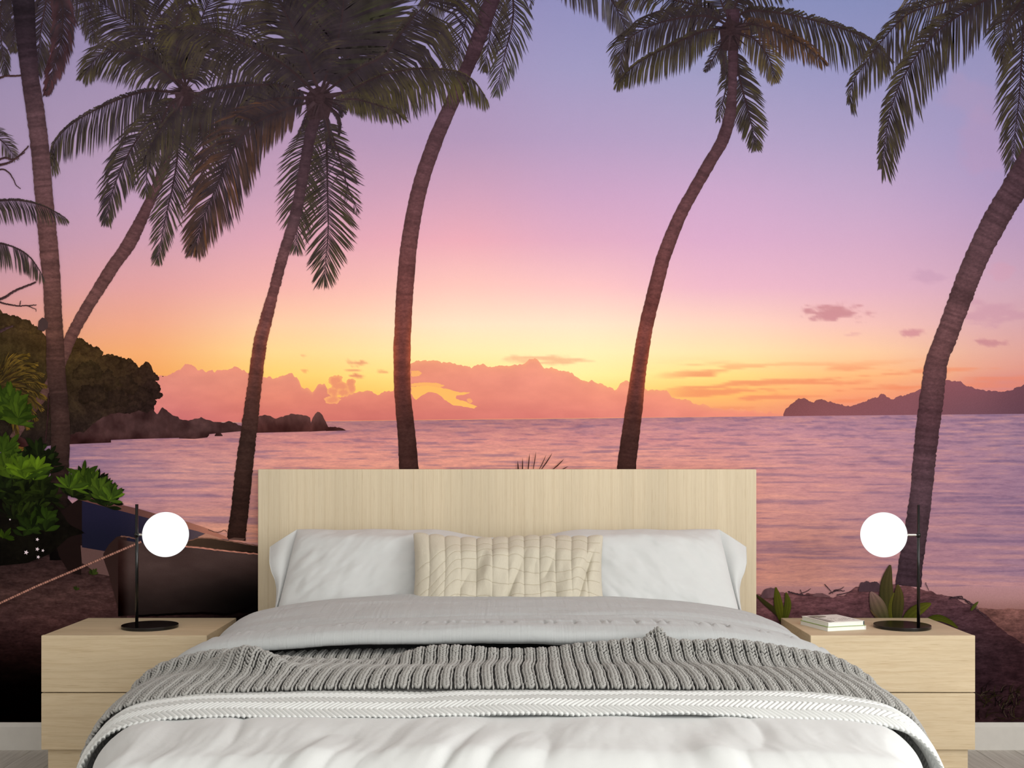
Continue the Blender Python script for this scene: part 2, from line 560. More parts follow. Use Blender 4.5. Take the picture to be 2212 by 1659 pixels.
for cx, cy, rx, ry, a, cl, sx, sy in (
        (1803, 674, 56, 17, 0.95, (202, 142, 150), 0.035, 0.1), (1965, 717, 24, 9, 0.8, (206, 142, 152), 0.05, 0.12), (2140, 740, 36, 7, 0.9, (200, 140, 148), 0.05, 0.15),
        (2150, 672, 75, 26, 0.5, (196, 146, 168), 0.02, 0.06), (2010, 600, 40, 16, 0.4, (190, 150, 180), 0.03, 0.07), (1845, 722, 18, 4, 0.5, (225, 165, 165), 0.06, 0.2), (2165, 585, 26, 22, 0.3, (212, 155, 178), 0.03, 0.05),
        (1185, 777, 85, 8, 0.75, (240, 178, 138), 0.018, 0.14), (768, 785, 18, 7, 0.8, (228, 146, 112), 0.06, 0.16), (762, 800, 16, 3, 0.8, (230, 148, 110), 0.06, 0.2), (772, 811, 15, 4, 0.9, (226, 140, 108), 0.06, 0.2),
        (830, 803, 14, 4, 0.7, (232, 150, 108), 0.06, 0.2), (655, 768, 6, 3, 0.5, (235, 165, 120), 0.08, 0.2), (657, 802, 6, 3, 0.6, (232, 150, 105), 0.08, 0.2), (2130, 320, 45, 70, 0.35, (186, 152, 190), 0.015, 0.015),
        (2085, 215, 60, 45, 0.3, (182, 154, 190), 0.015, 0.015)):
    w = blob(X, Y, cx, cy, rx, ry, int(cx), sx=sx, sy=sy)[..., None] * a
    C = C * (1 - w) + np.array(cl) * w
# low orange streaks to the right
st = fbm(X * 0.006, (Y + X * 0.035) * 0.085, 91, 5)
w = (sstep(0.5, 0.68, st) * sstep(1380, 1520, X) * sstep(765, 815, Y) * sstep(905, 870, Y))[..., None] * 0.75
C = C * (1 - w) + np.array((238, 142, 104)) * w
w = (sstep(2000, 2200, X) * sstep(790, 830, Y))[..., None] * 0.5
C = C * (1 - w) + np.array((208, 132, 136)) * w
mgrid('sky', X, Y, C, 'print_sky', mural)

# cloud bank on the horizon
HORIZ = lambda x: 909.5 - (np.asarray(x, float) - 750) * 0.0112
ctop = [(-420, 815), (337, 812), (360, 810), (385, 800), (400, 787), (415, 790), (430, 800), (455, 802), (480, 800), (510, 793), (522, 800), (540, 805), (572, 813), (590, 817), (609, 813), (620, 808), (632, 807), (642, 816), (652, 836), (662, 839), (675, 849),
        (687, 831), (702, 831), (715, 849), (723, 859), (738, 856), (753, 851), (778, 844), (804, 846), (816, 851), (835, 847), (849, 843), (868, 812), (887, 785), (918, 779), (945, 779), (981, 785), (1019, 793), (1042, 786), (1060, 792), (1106, 791), (1134, 787), (1144, 776), (1162, 777), (1175, 794),
        (1192, 796), (1215, 799), (1235, 806), (1253, 821), (1268, 826), (1278, 819), (1288, 826), (1316, 837), (1332, 842), (1339, 829), (1354, 823), (1372, 832), (1395, 842), (1440, 844), (1451, 857), (1481, 865), (1506, 872), (1544, 882), (1640, 889), (1700, 897)]
cl_fn = table([300, 600, 880, 1150, 1400, 1560, 1690], [775, 820, 860, 905], [
    [(222, 140, 122), (226, 144, 120), (232, 150, 122), (240, 158, 132), (248, 180, 130), (246, 176, 124), (240, 160, 118)],
    [(218, 138, 126), (224, 142, 122), (228, 142, 122), (234, 148, 130), (242, 160, 128), (244, 166, 122), (238, 155, 118)],
    [(214, 130, 124), (222, 134, 116), (222, 132, 116), (230, 142, 126), (238, 148, 126), (240, 152, 122), (236, 146, 120)],
    [(198, 112, 116), (210, 118, 110), (206, 116, 110), (216, 124, 118), (226, 134, 124), (232, 138, 124), (232, 138, 122)]])
def cl_col(X, Y):
    c = cl_fn(X, Y)
    n = fbm(X * 0.02, Y * 0.05, 5, 5)[..., None] - 0.5
    c = c + n * np.array((16, 14, 10))
    xs_, ys_ = np.array([p[0] for p in ctop], float), np.array([p[1] for p in ctop], float)
    d = Y - np.interp(X, xs_, ys_)
    rim = (np.exp(-np.maximum(d, 0) / 5.0) * (0.35 + 0.65 * vn(X * 0.05, Y * 0.02, 8)))[..., None] * sstep(500, 700, X)[..., None]
    return c * (1 - 0.45 * rim) + np.array((252, 186, 120)) * 0.45 * rim
band('cloud_bank', ctop, [(-420, 922), (1700, 898)], 1500, 34, cl_col, 'print_sky', mural, jag=5.0, jscale=0.11, seed=3)
for pts, c0 in (([(888, 836), (908, 834), (932, 831), (950, 837), (968, 841), (990, 847), (1017, 848), (1003, 853), (986, 855), (984, 861), (1004, 867), (1018, 873), (1032, 878), (1022, 883), (1000, 878), (980, 876), (962, 865), (952, 856), (944, 849), (926, 847), (910, 855), (899, 864), (893, 858), (888, 850)], (252, 188, 104)),
                ([(888, 801), (905, 801), (912, 806), (905, 812), (892, 814), (888, 812)], (246, 176, 110)),
                ([(888, 829), (915, 826), (945, 827), (960, 833), (948, 838), (925, 833), (902, 834), (888, 834)], (248, 180, 106)),
                ([(1008, 862), (1016, 860), (1022, 867), (1016, 872), (1010, 868)], (244, 168, 112))):
    P = np.array(pts, float)
    P, _ = resample(np.vstack([P, P[:1]]), 90)
    P = P[:-1] + (rng.random((89, 2)) - 0.5) * np.array([2.0, 1.4])
    poly('cloud_gap', P, c0, 'print_sky', mural)
# a lit cumulus in front of the gap
def puff(name, parts, c0, c1, mat='print_sky', nx_=120, ny_=90, seed=21, parent=None):
    x0 = min(p[0] - p[2] for p in parts) - 6; x1 = max(p[0] + p[2] for p in parts) + 6
    y0 = min(p[1] - p[3] for p in parts) - 6; y1 = max(p[1] + p[3] for p in parts) + 6
    Xp, Yp = np.meshgrid(np.linspace(x0, x1, nx_), np.linspace(y0, y1, ny_), indexing='ij')
    m = np.zeros_like(Xp)
    for cx, cy, rx, ry in parts:
        m = np.maximum(m, 1.25 - np.hypot((Xp - cx) / rx, (Yp - cy) / ry))
    m = m + (fbm(Xp * 0.09, Yp * 0.09, seed, 4) - 0.5) * 0.9
    keep = (m[:-1, :-1] > 0.28) & (m[1:, 1:] > 0.28)
    f = grid_faces(nx_, ny_)[keep.ravel()]
    w = sstep(0.28, 0.9, m)[..., None]
    c = np.array(c0) * (1 - w) + np.array(c1) * w
    V = mxyz(np.stack([Xp.ravel(), Yp.ravel()], 1), nxt())
    used = np.unique(f)
    rm = np.full(len(V), -1); rm[used] = np.arange(len(used))
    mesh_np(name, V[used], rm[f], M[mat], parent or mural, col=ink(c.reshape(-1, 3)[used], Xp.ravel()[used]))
puff('cloud', [(724, 823, 17, 13), (733, 834, 20, 13), (757, 828, 11, 10), (722, 846, 14, 12), (740, 848, 16, 10), (720, 864, 18, 10), (760, 840, 10, 12)], (243, 172, 114), (233, 150, 112))

# sea
sea_fn = table([0, 180, 400, 700, 1100, 1500, 1750, 2000, 2212], [890, 925, 950, 985, 1020, 1080, 1140, 1200, 1250, 1275], [
    [(120, 88, 112), (126, 92, 114), (130, 94, 114), (142, 96, 112), (150, 98, 112), (156, 108, 128), (160, 114, 138), (150, 112, 142), (140, 108, 142)],
    [(112, 88, 118), (120, 90, 116), (150, 104, 118), (176, 114, 120), (190, 122, 128), (196, 134, 148), (186, 132, 152), (164, 122, 150), (150, 116, 148)],
    [(108, 86, 120), (124, 94, 122), (176, 116, 124), (214, 134, 130), (218, 140, 138), (214, 142, 148), (196, 138, 154), (168, 124, 150), (152, 118, 150)],
    [(104, 86, 124), (130, 98, 128), (188, 128, 134), (226, 148, 136), (232, 154, 140), (222, 150, 146), (204, 142, 152), (170, 124, 148), (150, 116, 150)],
    [(104, 86, 124), (134, 102, 132), (196, 138, 140), (232, 158, 140), (242, 164, 142), (232, 156, 142), (210, 144, 148), (172, 124, 146), (148, 114, 148)],
    [(104, 86, 122), (134, 100, 128), (178, 122, 132), (206, 136, 128), (224, 150, 134), (232, 160, 142), (206, 142, 144), (168, 122, 144), (146, 112, 146)],
    [(100, 80, 110), (150, 104, 116), (206, 142, 122), (214, 142, 118), (224, 150, 130), (224, 150, 136), (206, 142, 138), (170, 124, 144), (152, 116, 148)],
    [(100, 80, 110), (160, 110, 116), (206, 142, 122), (214, 142, 118), (220, 146, 128), (218, 144, 130), (206, 140, 132), (168, 122, 142), (150, 115, 147)],
    [(100, 80, 110), (160, 110, 116), (206, 142, 122), (214, 142, 118), (220, 146, 128), (214, 142, 124), (204, 140, 130), (172, 126, 142), (156, 120, 148)],
    [(100, 80, 110), (160, 110, 116), (206, 142, 122), (214, 142, 118), (220, 146, 128), (206, 142, 134), (196, 138, 134), (180, 132, 140), (170, 126, 146)]])
def sea_col(X, Y):
    c = sea_fn(X, Y) * 0.77 + np.array((205, 166, 158)) * 0.23
    # darker rolling swells, long and thin, growing towards the shore
    depth = np.clip((Y - 890) / 380, 0.02, 1)
    sw = fbm(X * 0.004 / (0.35 + depth), (Y + 0.03 * X) * 0.06 / (0.25 + depth), 31, 4)
    w = (sstep(0.56, 0.74, sw) * 0.42)[..., None]
    c = c * (1 - w) + np.array((112, 92, 128)) * w
    w = (sstep(0.45, 0.25, sw) * 0.28)[..., None]
    return c * (1 - w) + np.array((246, 176, 150)) * w
band('sea', [(-420, float(HORIZ(-420))), (2620, float(HORIZ(2620)))], [(-420, 1300), (2620, 1300)], 620, 130, sea_col, 'print_sea', mural)

# far island, right
isl = [(1692, 895), (1697, 884), (1706, 876), (1720, 864), (1735, 860), (1748, 866), (1758, 868), (1775, 862), (1790, 868), (1812, 874), (1830, 878), (1848, 876), (1860, 871), (1878, 862), (1890, 857), (1897, 858), (1900, 852), (1908, 851), (1914, 857), (1925, 862), (1945, 856), (1965, 850), (1990, 842), (2010, 836), (2030, 826), (2045, 822),
       (2058, 824), (2072, 823), (2082, 830), (2100, 837), (2120, 843), (2145, 846), (2170, 846), (2185, 842), (2197, 837), (2212, 832), (2330, 810), (2620, 800)]
isl_fn = table([1690, 1800, 1950, 2100, 2212], [820, 860, 895], [[(128, 80, 82), (140, 86, 88), (142, 88, 94), (136, 84, 94), (112, 72, 84)], [(124, 76, 78), (134, 82, 86), (134, 84, 92), (124, 80, 90), (106, 70, 82)], [(130, 78, 82), (136, 84, 90), (130, 82, 92), (116, 78, 90), (100, 68, 82)]])
band('island', isl, [(1692, 899), (2620, 890)], 700, 10, isl_fn, 'print', mural, jag=3.2, jscale=0.16, seed=9)

# headland with forest, left, and its shore rocks
hd = [(-420, 600), (-60, 640), (0, 672), (20, 684), (40, 690), (60, 690), (80, 706), (96, 722), (120, 735), (150, 738), (165, 730), (182, 738), (200, 748), (212, 758), (236, 768), (258, 772), (278, 776), (288, 782), (296, 800), (304, 792), (318, 784), (328, 790), (333, 812), (344, 842), (346, 856), (336, 868), (330, 884), (333, 892)]
_hd = table([-400, 0, 120, 240, 345], [660, 740, 800, 860, 920, 960], [
    [(80, 60, 45), (92, 66, 52), (104, 70, 48), (110, 74, 50), (90, 58, 42)],
    [(66, 52, 36), (78, 60, 40), (92, 66, 42), (96, 66, 44), (88, 56, 42)],
    [(56, 46, 30), (66, 54, 36), (78, 60, 40), (80, 58, 42), (72, 48, 42)],
    [(44, 38, 28), (54, 44, 34), (66, 50, 40), (68, 48, 42), (62, 42, 42)],
    [(38, 30, 28), (46, 36, 32), (56, 42, 40), (58, 42, 42), (58, 40, 42)],
    [(36, 28, 30), (44, 34, 36), (56, 42, 44), (54, 38, 40), (54, 38, 40)]])
hd_fn = lambda X, Y: _hd(X, Y) * np.array((.74, .76, .68))
mnode_hd = mnode('forest_trees')
band('headland', hd, [(-420, 985), (0, 972), (100, 964), (180, 952), (333, 945)], 520, 40, hd_fn, 'print_foliage', mural, jag=11.0, jscale=0.085, seed=14)
for k_, (cx, cy, r) in enumerate([(8, 690, 20), (30, 694, 15), (52, 700, 14), (74, 712, 14), (155, 745, 16), (172, 742, 14), (188, 752, 13), (205, 760, 14), (228, 776, 15), (248, 780, 15), (268, 786, 14), (286, 792, 12), (300, 806, 13), (316, 800, 13), (325, 812, 14), (328, 832, 16), (332, 850, 14), (322, 866, 13), (318, 882, 12), (306, 894, 12), (300, 850, 22), (270, 830, 24), (230, 820, 24), (250, 860, 24), (190, 800, 24), (200, 850, 26), (290, 885, 16)]):
    dk = 1.0 if r < 18 else 0.92
    puff('tree_crown', [(cx, cy, r, r * .85), (cx + r * .7, cy + r * .3, r * .7, r * .6), (cx - r * .7, cy + r * .35, r * .7, r * .6)], np.array(hd_fn(np.array([cx * 1.0]), np.array([cy * 1.0]))[0]) * .8 * dk, np.array(hd_fn(np.array([cx * 1.0]), np.array([cy + 14.0]))[0]) * 1.0 * dk, 'print_foliage', 40, 30, 100 + k_, mnode_hd)
rk = mnode('shore_rocks')
for top, bot in (([(150, 950), (180, 936), (200, 916), (225, 900), (250, 892), (280, 894), (300, 886), (318, 892), (330, 884), (340, 896), (346, 886), (351, 879), (362, 888), (372, 897), (385, 900), (388, 906), (410, 908), (424, 905), (434, 902), (446, 906), (462, 911), (482, 913), (494, 910), (510, 915), (524, 922), (536, 924)],
                  [(150, 955), (200, 952), (300, 948), (384, 946), (450, 938), (536, 930)]),
                 ([(387, 932), (392, 928), (420, 927), (448, 929), (452, 934)], [(387, 947), (420, 948), (448, 945), (452, 940)]),
                 ([(464, 940), (467, 936), (470, 932), (471, 924), (473, 925), (475, 934), (479, 938), (481, 940)], [(464, 942), (481, 942)]),
                 ([(140, 944), (160, 936), (172, 932), (188, 938), (198, 948), (214, 950), (228, 946), (240, 950)], [(140, 960), (240, 956)]),
                 ([(20, 950), (40, 940), (56, 950), (62, 962), (80, 958), (92, 972), (98, 985)], [(20, 1000), (98, 1000)])):
    band('rock', top, bot, 160, 14, lambda X, Y: np.array((66, 44, 44)) + (fbm(X * 0.05, Y * 0.05, 4, 4)[..., None] - 0.5) * np.array((44, 36, 36)) - sstep(0, 1, (Y - 925) / 40)[..., None] * 18, 'print_rock', rk, jag=2.0, jscale=0.2)
isr = mnode('islet')
for top, bot in (([(553, 908), (560, 899), (570, 896), (585, 899), (594, 904), (603, 902), (614, 899), (630, 894), (645, 895), (662, 898), (670, 902), (672, 916)], [(553, 935), (672, 932)]),
                 ([(668, 932), (672, 914), (676, 902), (682, 893), (687, 889), (692, 892), (697, 898), (702, 908), (707, 918), (712, 929)], [(668, 932.5), (712, 930)]),
                 ([(704, 926), (710, 922), (722, 922), (735, 924), (748, 929.5)], [(704, 931), (748, 930)])):
    band('rock', top, bot, 120, 10, lambda X, Y: np.array((88, 58, 56)) + (fbm(X * 0.06, Y * 0.04, 6, 4)[..., None] - 0.5) * np.array((40, 30, 28)) - sstep(895, 930, Y)[..., None] * 20, 'print_rock', isr, jag=1.2, jscale=0.25)

# beach, right: wet sand, mound, far sand; left: dark sand
wet_fn = table([1500, 1900, 2212], [1262, 1290, 1320, 1345], [[(196, 140, 136), (186, 138, 142), (186, 140, 148)], [(176, 124, 122), (168, 124, 126), (176, 132, 134)], [(140, 98, 100), (138, 98, 98), (148, 106, 102)], [(120, 84, 86), (122, 86, 84), (130, 92, 86)]])
band('wet_sand', [(1200, 1264), (1640, 1266), (1900, 1268), (2100, 1266), (2212, 1269), (2620, 1268)], [(1200, 1400), (2620, 1400)], 200, 24, wet_fn, 'print', mural, jag=1.6, jscale=0.02)
far_fn = table([1950, 2100, 2212], [1305, 1340, 1400], [[(130, 90, 90), (136, 94, 90), (140, 96, 90)], [(110, 74, 74), (118, 80, 76), (120, 82, 78)], [(88, 58, 60), (94, 62, 62), (98, 64, 64)]])
band('far_sand', [(1950, 1318), (2080, 1312), (2120, 1314), (2212, 1316), (2620, 1320)], [(1950, 1560), (2620, 1560)], 160, 26, far_fn, 'print_sand', mural, jag=3, jscale=0.05)
_md = table([1640, 1800, 1950, 2060, 2212], [1262, 1300, 1340, 1400, 1470, 1560], [
    [(120, 86, 92), (112, 82, 92), (104, 76, 84), (104, 76, 84), (100, 70, 78)],
    [(108, 78, 88), (96, 70, 82), (86, 62, 74), (84, 62, 74), (86, 60, 70)],
    [(94, 66, 76), (84, 62, 72), (76, 56, 66), (70, 52, 64), (74, 52, 60)],
    [(70, 50, 58), (66, 48, 56), (60, 44, 54), (52, 40, 50), (54, 38, 46)],
    [(56, 42, 50), (54, 40, 48), (50, 38, 46), (44, 32, 42), (50, 34, 42)],
    [(46, 34, 40), (46, 34, 40), (44, 32, 38), (44, 32, 38), (44, 30, 36)]])
md_fn = lambda X, Y: _md(X, Y) * np.array((1.10, 1.0, .93))
band('sand_mound', [(1200, 1290), (1636, 1282), (1660, 1284), (1700, 1279), (1740, 1284), (1770, 1284), (1800, 1290), (1825, 1284), (1850, 1268), (1880, 1264), (1920, 1264), (1960, 1266), (1990, 1272), (2030, 1284), (2062, 1292), (2096, 1308), (2124, 1326), (2150, 1348), (2180, 1372), (2212, 1392), (2400, 1470), (2620, 1500)],
     [(1200, 1563), (2620, 1563)], 420, 70, md_fn, 'print_sand', mural, jag=4, jscale=0.09)
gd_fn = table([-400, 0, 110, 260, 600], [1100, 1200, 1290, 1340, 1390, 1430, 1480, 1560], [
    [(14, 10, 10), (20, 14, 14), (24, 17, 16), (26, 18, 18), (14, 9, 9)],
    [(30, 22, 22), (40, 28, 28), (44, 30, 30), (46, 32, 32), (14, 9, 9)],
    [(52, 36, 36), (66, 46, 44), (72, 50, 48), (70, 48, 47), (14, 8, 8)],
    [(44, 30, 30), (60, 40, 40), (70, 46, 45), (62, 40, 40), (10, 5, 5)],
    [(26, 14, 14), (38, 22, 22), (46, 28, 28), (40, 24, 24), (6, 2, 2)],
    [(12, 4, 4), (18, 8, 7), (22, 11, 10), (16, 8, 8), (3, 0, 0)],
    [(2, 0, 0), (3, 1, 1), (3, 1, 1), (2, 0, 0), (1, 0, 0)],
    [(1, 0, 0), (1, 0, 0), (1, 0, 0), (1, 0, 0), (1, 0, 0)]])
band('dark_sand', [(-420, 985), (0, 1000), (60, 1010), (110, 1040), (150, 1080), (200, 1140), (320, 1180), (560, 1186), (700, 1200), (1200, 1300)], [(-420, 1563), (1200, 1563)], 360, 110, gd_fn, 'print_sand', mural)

# ---- palms
def ribbon_cols(P, W, colL, colC, colR, ring=0.0, seed=0, nacross=5, jag=0.0):
    n = len(P)
    T = np.gradient(P, axis=0)
    T /= np.linalg.norm(T, axis=1)[:, None] + 1e-9
    N = np.stack([-T[:, 1], T[:, 0]], 1)
    s = np.r_[0, np.cumsum(np.linalg.norm(np.diff(P, axis=0), axis=1))]
    u = np.linspace(-1, 1, nacross)
    X = np.zeros((n, nacross)); Y = np.zeros((n, nacross)); C = np.zeros((n, nacross, 3))
    for k, uu in enumerate(u):
        w = W / 2 * uu
        if abs(uu) == 1 and jag:
            w = w + 0.8 * jag * uu * (vn(s * 0.34, 0 * s + uu, seed) - 0.5) * 2 + 0.6 * jag * uu * (vn(s * 0.5, 0 * s + uu, seed + 3) - 0.5)
        X[:, k] = P[:, 0] + N[:, 0] * w
        Y[:, k] = P[:, 1] + N[:, 1] * w
        a = abs(uu)
        side = colL if uu < 0 else colR
        c = colC * (1 - a ** 2) + side * a ** 2
        if ring:
            c = c * (1 + ring * (vn(s * 0.22, 0 * s + uu * 0.35, seed + 7) - 0.5))[:, None]
        C[:, k] = c
    return X, Y, C

def trunk(parent, edges, colfn, jag=0.8, ring=0.2, n=260, rim=None):
    """edges: list of (x_left, x_right, y) read off the photo"""
    E = np.asarray(edges, float)
    yy = np.linspace(E[0, 2], E[-1, 2], n)
    ctr = catmull(np.stack([(E[:, 0] + E[:, 1]) / 2, E[:, 2]], 1), n * 3)
    ctr, _ = resample(ctr, n)
    tt = np.gradient(ctr, axis=0)
    cosv = np.abs(tt[:, 1]) / (np.linalg.norm(tt, axis=1) + 1e-9)
    W = np.interp(ctr[:, 1], E[:, 2], E[:, 1] - E[:, 0]) * np.clip(cosv, 0.5, 1)
    cc_ = colfn(ctr[:, 1])
    dark = cc_ * 0.86
    L, Rr = dark.copy(), dark.copy()
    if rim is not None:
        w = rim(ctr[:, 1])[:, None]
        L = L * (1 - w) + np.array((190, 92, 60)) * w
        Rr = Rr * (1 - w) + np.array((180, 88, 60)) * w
    X, Y, C = ribbon_cols(ctr, W, L, cc_, Rr, ring, int(E[0, 0]) % 97 + 3, 7, jag)
    return mgrid('trunk', X, Y, C, 'print_trunk', parent)

def ycol(*stops):
    ys_ = [s[0] for s in stops]
    cs_ = np.array([s[1] for s in stops], float)
    return lambda y: np.stack([np.interp(y, ys_, cs_[:, k]) for k in range(3)], 1)

DK, OL, BR = np.array((50, 42, 48)), np.array((74, 67, 44)), np.array((98, 68, 42))
def frond(parent, pts, L=80, n=80, w=3.0, droop=0.45, dens=1.0, c0=DK, c1=None, mixv=0.35, sides=(1, 1), ang=(70, 28), start=0.07, tip=0.4, rach=5.5, lay=None, fade=0.0):
    layer = nxt() if lay is None else lay
    c1 = OL if c1 is None else np.array(c1, float)
    P, ln = resample(catmull(pts, 160), 200)
    T = np.gradient(P, axis=0)
    T /= np.linalg.norm(T, axis=1)[:, None]
    V, Fq, C = [], [], []
    rr = np.random.default_rng(int(abs(pts[0][0] * 7 + pts[-1][1] * 13 + pts[-1][0])))
    ns = int(n)
    gseed = int(abs(pts[-1][0]) + abs(pts[-1][1]) * 3)
    gapn = lambda v_: float(vn(np.array([v_]), np.array([0.5]), gseed)[0])
    clump = 0
    for side, on in ((1, sides[0]), (-1, sides[1])):
        if not on: continue
        for k in range(ns + 4):
            s = min(0.999, start + (1 - start) * (k + 0.6 * rr.random()) / ns)
            if rr.random() > dens: continue
            q = s * 199
            i = min(int(q), 198)
            p = P[i] + (P[i + 1] - P[i]) * (q - i)
            tg = T[i]
            a = R((ang[0] + (ang[1] - 2 - ang[0]) * s ** 1.3 + rr.normal(0, 4)) if k < ns else rr.uniform(2, 22)) * side
            d = np.array([tg[0] * math.cos(a) - tg[1] * math.sin(a), tg[0] * math.sin(a) + tg[1] * math.cos(a)])
            if gapn(s * 26 + side * 40) < 0.2: continue
            ll = 1.18 * L * on * (min(1, 0.45 + 2.2 * (s - start))) * (1 - (1 - tip) * max(0, (s - 0.55) / 0.45) ** 1.4) * (0.88 + 0.2 * rr.random()) * (1 if k < ns else .8)
            dr = droop * (0.8 + 0.4 * rr.random()) * (1 - 0.45 * s ** 3)
            d1 = d * (1 - 0.35 * dr) + np.array([0, 0.35 * dr]); d1 /= np.linalg.norm(d1)
            d2 = d * (1 - dr) + np.array([0, dr]); d2 /= np.linalg.norm(d2) + 1e-6
            m1 = p + d1 * ll * 0.45
            m2 = m1 + d2 * ll * 0.32
            e_ = m2 + (d2 * 0.8 + np.array([0, dr * 0.3])) * ll * 0.25
            ww = 1.2 * w * (0.75 + 0.5 * rr.random()) * (1 - 0.35 * s)
            n1 = np.array([-d1[1], d1[0]]); n2 = np.array([-d2[1], d2[0]])
            bf = .38 - .26 * s
            b = len(V)
            V += [p - n1 * ww * bf, p + n1 * ww * bf, m1 - n1 * ww * .5, m1 + n1 * ww * .5, m2 - n2 * ww * .36, m2 + n2 * ww * .36, e_]
            Fq += [(b, b + 1, b + 3, b + 2), (b + 2, b + 3, b + 5, b + 4)]
            Fq.append((b + 4, b + 5, b + 6, b + 6))
            m = np.clip(mixv + 0.3 * (s - 0.5) + rr.normal(0, 0.22), 0, 1)
            cb = c0 * (1 - m) + c1 * m
            C += [c0 * 0.95, c0 * 0.95, cb, cb, cb * 1.04, cb * 1.04, cb * (1 - fade) + np.array((150, 130, 165)) * fade]
    V = np.array(V); C = np.array(C)
    Fq = np.array(Fq)
    tri = Fq[Fq[:, 2] == Fq[:, 3]][:, :3]
    quad = Fq[Fq[:, 2] != Fq[:, 3]]
    # midrib
    nb = len(V)
    wr = np.linspace(rach, 0.8, 60) / 2
    idx = np.linspace(0, 199, 60).astype(int)
    N = np.stack([-T[idx, 1], T[idx, 0]], 1)
    VL, VR = P[idx] - N * wr[:, None], P[idx] + N * wr[:, None]
    V = np.vstack([V, VL, VR])
    C = np.vstack([C, np.tile(c0 * 0.85 + np.array((10, 4, 2)), (120, 1))])
    a = np.arange(59) + nb
    quad = np.vstack([quad, np.stack([a, a + 1, a + 61, a + 60], 1)])
    jit = np.zeros(len(V))
    jit[:nb] = np.repeat(rr.random(nb // 7), 7) * 0.00003 + np.tile(np.array([0, 0, 2, 2, 4, 4, 6]), nb // 7) * 1.2e-6
    jit[nb:] = 0.000045
    X3 = mxyz(V, layer, jit)
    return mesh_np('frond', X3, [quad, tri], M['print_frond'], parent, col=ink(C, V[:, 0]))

_td = ycol((0, (66, 52, 62)), (250, (84, 66, 74)), (500, (104, 74, 76)), (720, (116, 72, 66)), (830, (92, 56, 52)), (930, (70, 48, 44)), (1060, (62, 42, 38)), (1160, (50, 32, 30)))
trunk_dark = lambda y: _td(y) * np.array((.95, .87, .88))
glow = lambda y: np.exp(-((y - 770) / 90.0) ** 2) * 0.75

# palm whose crown is out of frame at the top, centre
p4 = mnode('palm_tree', 'printed palm trunk rising behind the headboard and leaning right at the top')
frond(p4, [(1088, -90), (1050, -40), (1015, 20), (990, 110), (982, 150)], L=75, n=46, w=3.4, droop=.4, c1=(88, 82, 74), mixv=.4, fade=.3)
frond(p4, [(1088, -90), (1105, -30), (1108, 40), (1090, 120), (1074, 192)], L=60, n=60, w=2.6, droop=.5, c1=(86, 86, 70), mixv=.4, fade=.2)
frond(p4, [(1088, -90), (1070, -20), (1062, 50), (1048, 140)], L=55, n=50, w=3, droop=.5)
frond(p4, [(1088, -90), (1120, -70), (1140, -40), (1148, 14)], L=22, n=30, w=2, droop=.5, dens=.6)
frond(p4, [(1088, -90), (1000, -80), (950, -40), (930, 30)], L=70, n=50, w=3, droop=.5)
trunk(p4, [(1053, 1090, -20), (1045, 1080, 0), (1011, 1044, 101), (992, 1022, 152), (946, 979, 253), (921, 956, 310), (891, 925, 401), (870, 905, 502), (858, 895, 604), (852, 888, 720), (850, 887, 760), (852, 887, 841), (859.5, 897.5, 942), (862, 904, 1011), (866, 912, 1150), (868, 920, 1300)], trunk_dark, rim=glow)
# blurred frond tip, top centre
p0 = mnode('palm_frond_tip')
frond(p0, [(1150, -70), (1230, -45), (1300, -20), (1338, 30), (1358, 82)], L=62, n=70, w=3.6, droop=.75, c1=(92, 88, 92), mixv=.55, fade=.4)

# right-centre palm
p5 = mnode('palm_tree', 'printed palm with a full crown right of centre')
C5 = (1575, 60)
frond(p5, [(1575, 40), (1560, 10), (1545, -40)], L=60, n=30)
frond(p5, [(1578, 40), (1600, -5), (1650, -30), (1720, -30)], L=50, n=60, droop=.7, w=2.6)
frond(p5, [(1570, 45), (1504, 13), (1453, 0), (1400, -12), (1345, 5)], L=52, n=80, droop=.7, mixv=.4, w=3)
frond(p5, [(1580, 50), (1610, 70), (1640, 95), (1662, 130), (1672, 165)], L=48, n=50, droop=.5, mixv=.5, c1=(110, 96, 60), fade=.3)
frond(p5, [(1578, 110), (1568, 190), (1560, 225), (1552, 258)], L=26, n=36, droop=.4, mixv=.5, w=2.2)
frond(p5, [(1590, 100), (1596, 162), (1612, 225), (1622, 265), (1631, 309)], L=52, n=80, droop=.22, ang=(62, 28), mixv=.45, w=3.0, tip=.45)
frond(p5, [(1572, 55), (1530, 36), (1478, 38), (1415, 53), (1362, 81), (1345, 110), (1339, 158)], L=62, n=95, droop=.6, mixv=.25, w=3)
frond(p5, [(1572, 62), (1525, 66), (1480, 84), (1428, 109), (1377, 137), (1336, 174)], L=62, n=95, droop=.8, mixv=.6, w=3.2, sides=(.35, 1))
frond(p5, [(1580, 45), (1610, 26), (1640, 24), (1694, 30), (1760, 45), (1840, 70), (1885, 92), (1922, 130)], L=88, n=120, droop=.8, mixv=.4, w=3.2, sides=(1, .4))
frond(p5, [(1578, 58), (1620, 52), (1680, 70), (1740, 100), (1775, 130)], L=50, n=60, droop=.8, c1=BR, mixv=.5)
trunk(p5, [(1568, 1598, 20), (1570, 1597, 60), (1572, 1595, 101), (1573, 1592, 160), (1571, 1591, 202), (1563, 1589, 253), (1546, 1575, 304), (1519, 1549, 350), (1485, 1514, 410), (1459, 1489, 456), (1437, 1468, 505), (1418, 1449, 556), (1405, 1437, 602), (1392, 1423, 655), (1380, 1411, 705), (1371, 1403, 755), (1364, 1396, 801), (1348, 1386, 902), (1337, 1377, 978), (1333, 1374, 1011), (1325, 1372, 1150), (1320, 1372, 1300)], trunk_dark, rim=lambda y: np.exp(-((y - 800) / 90.0) ** 2) * 0.7)
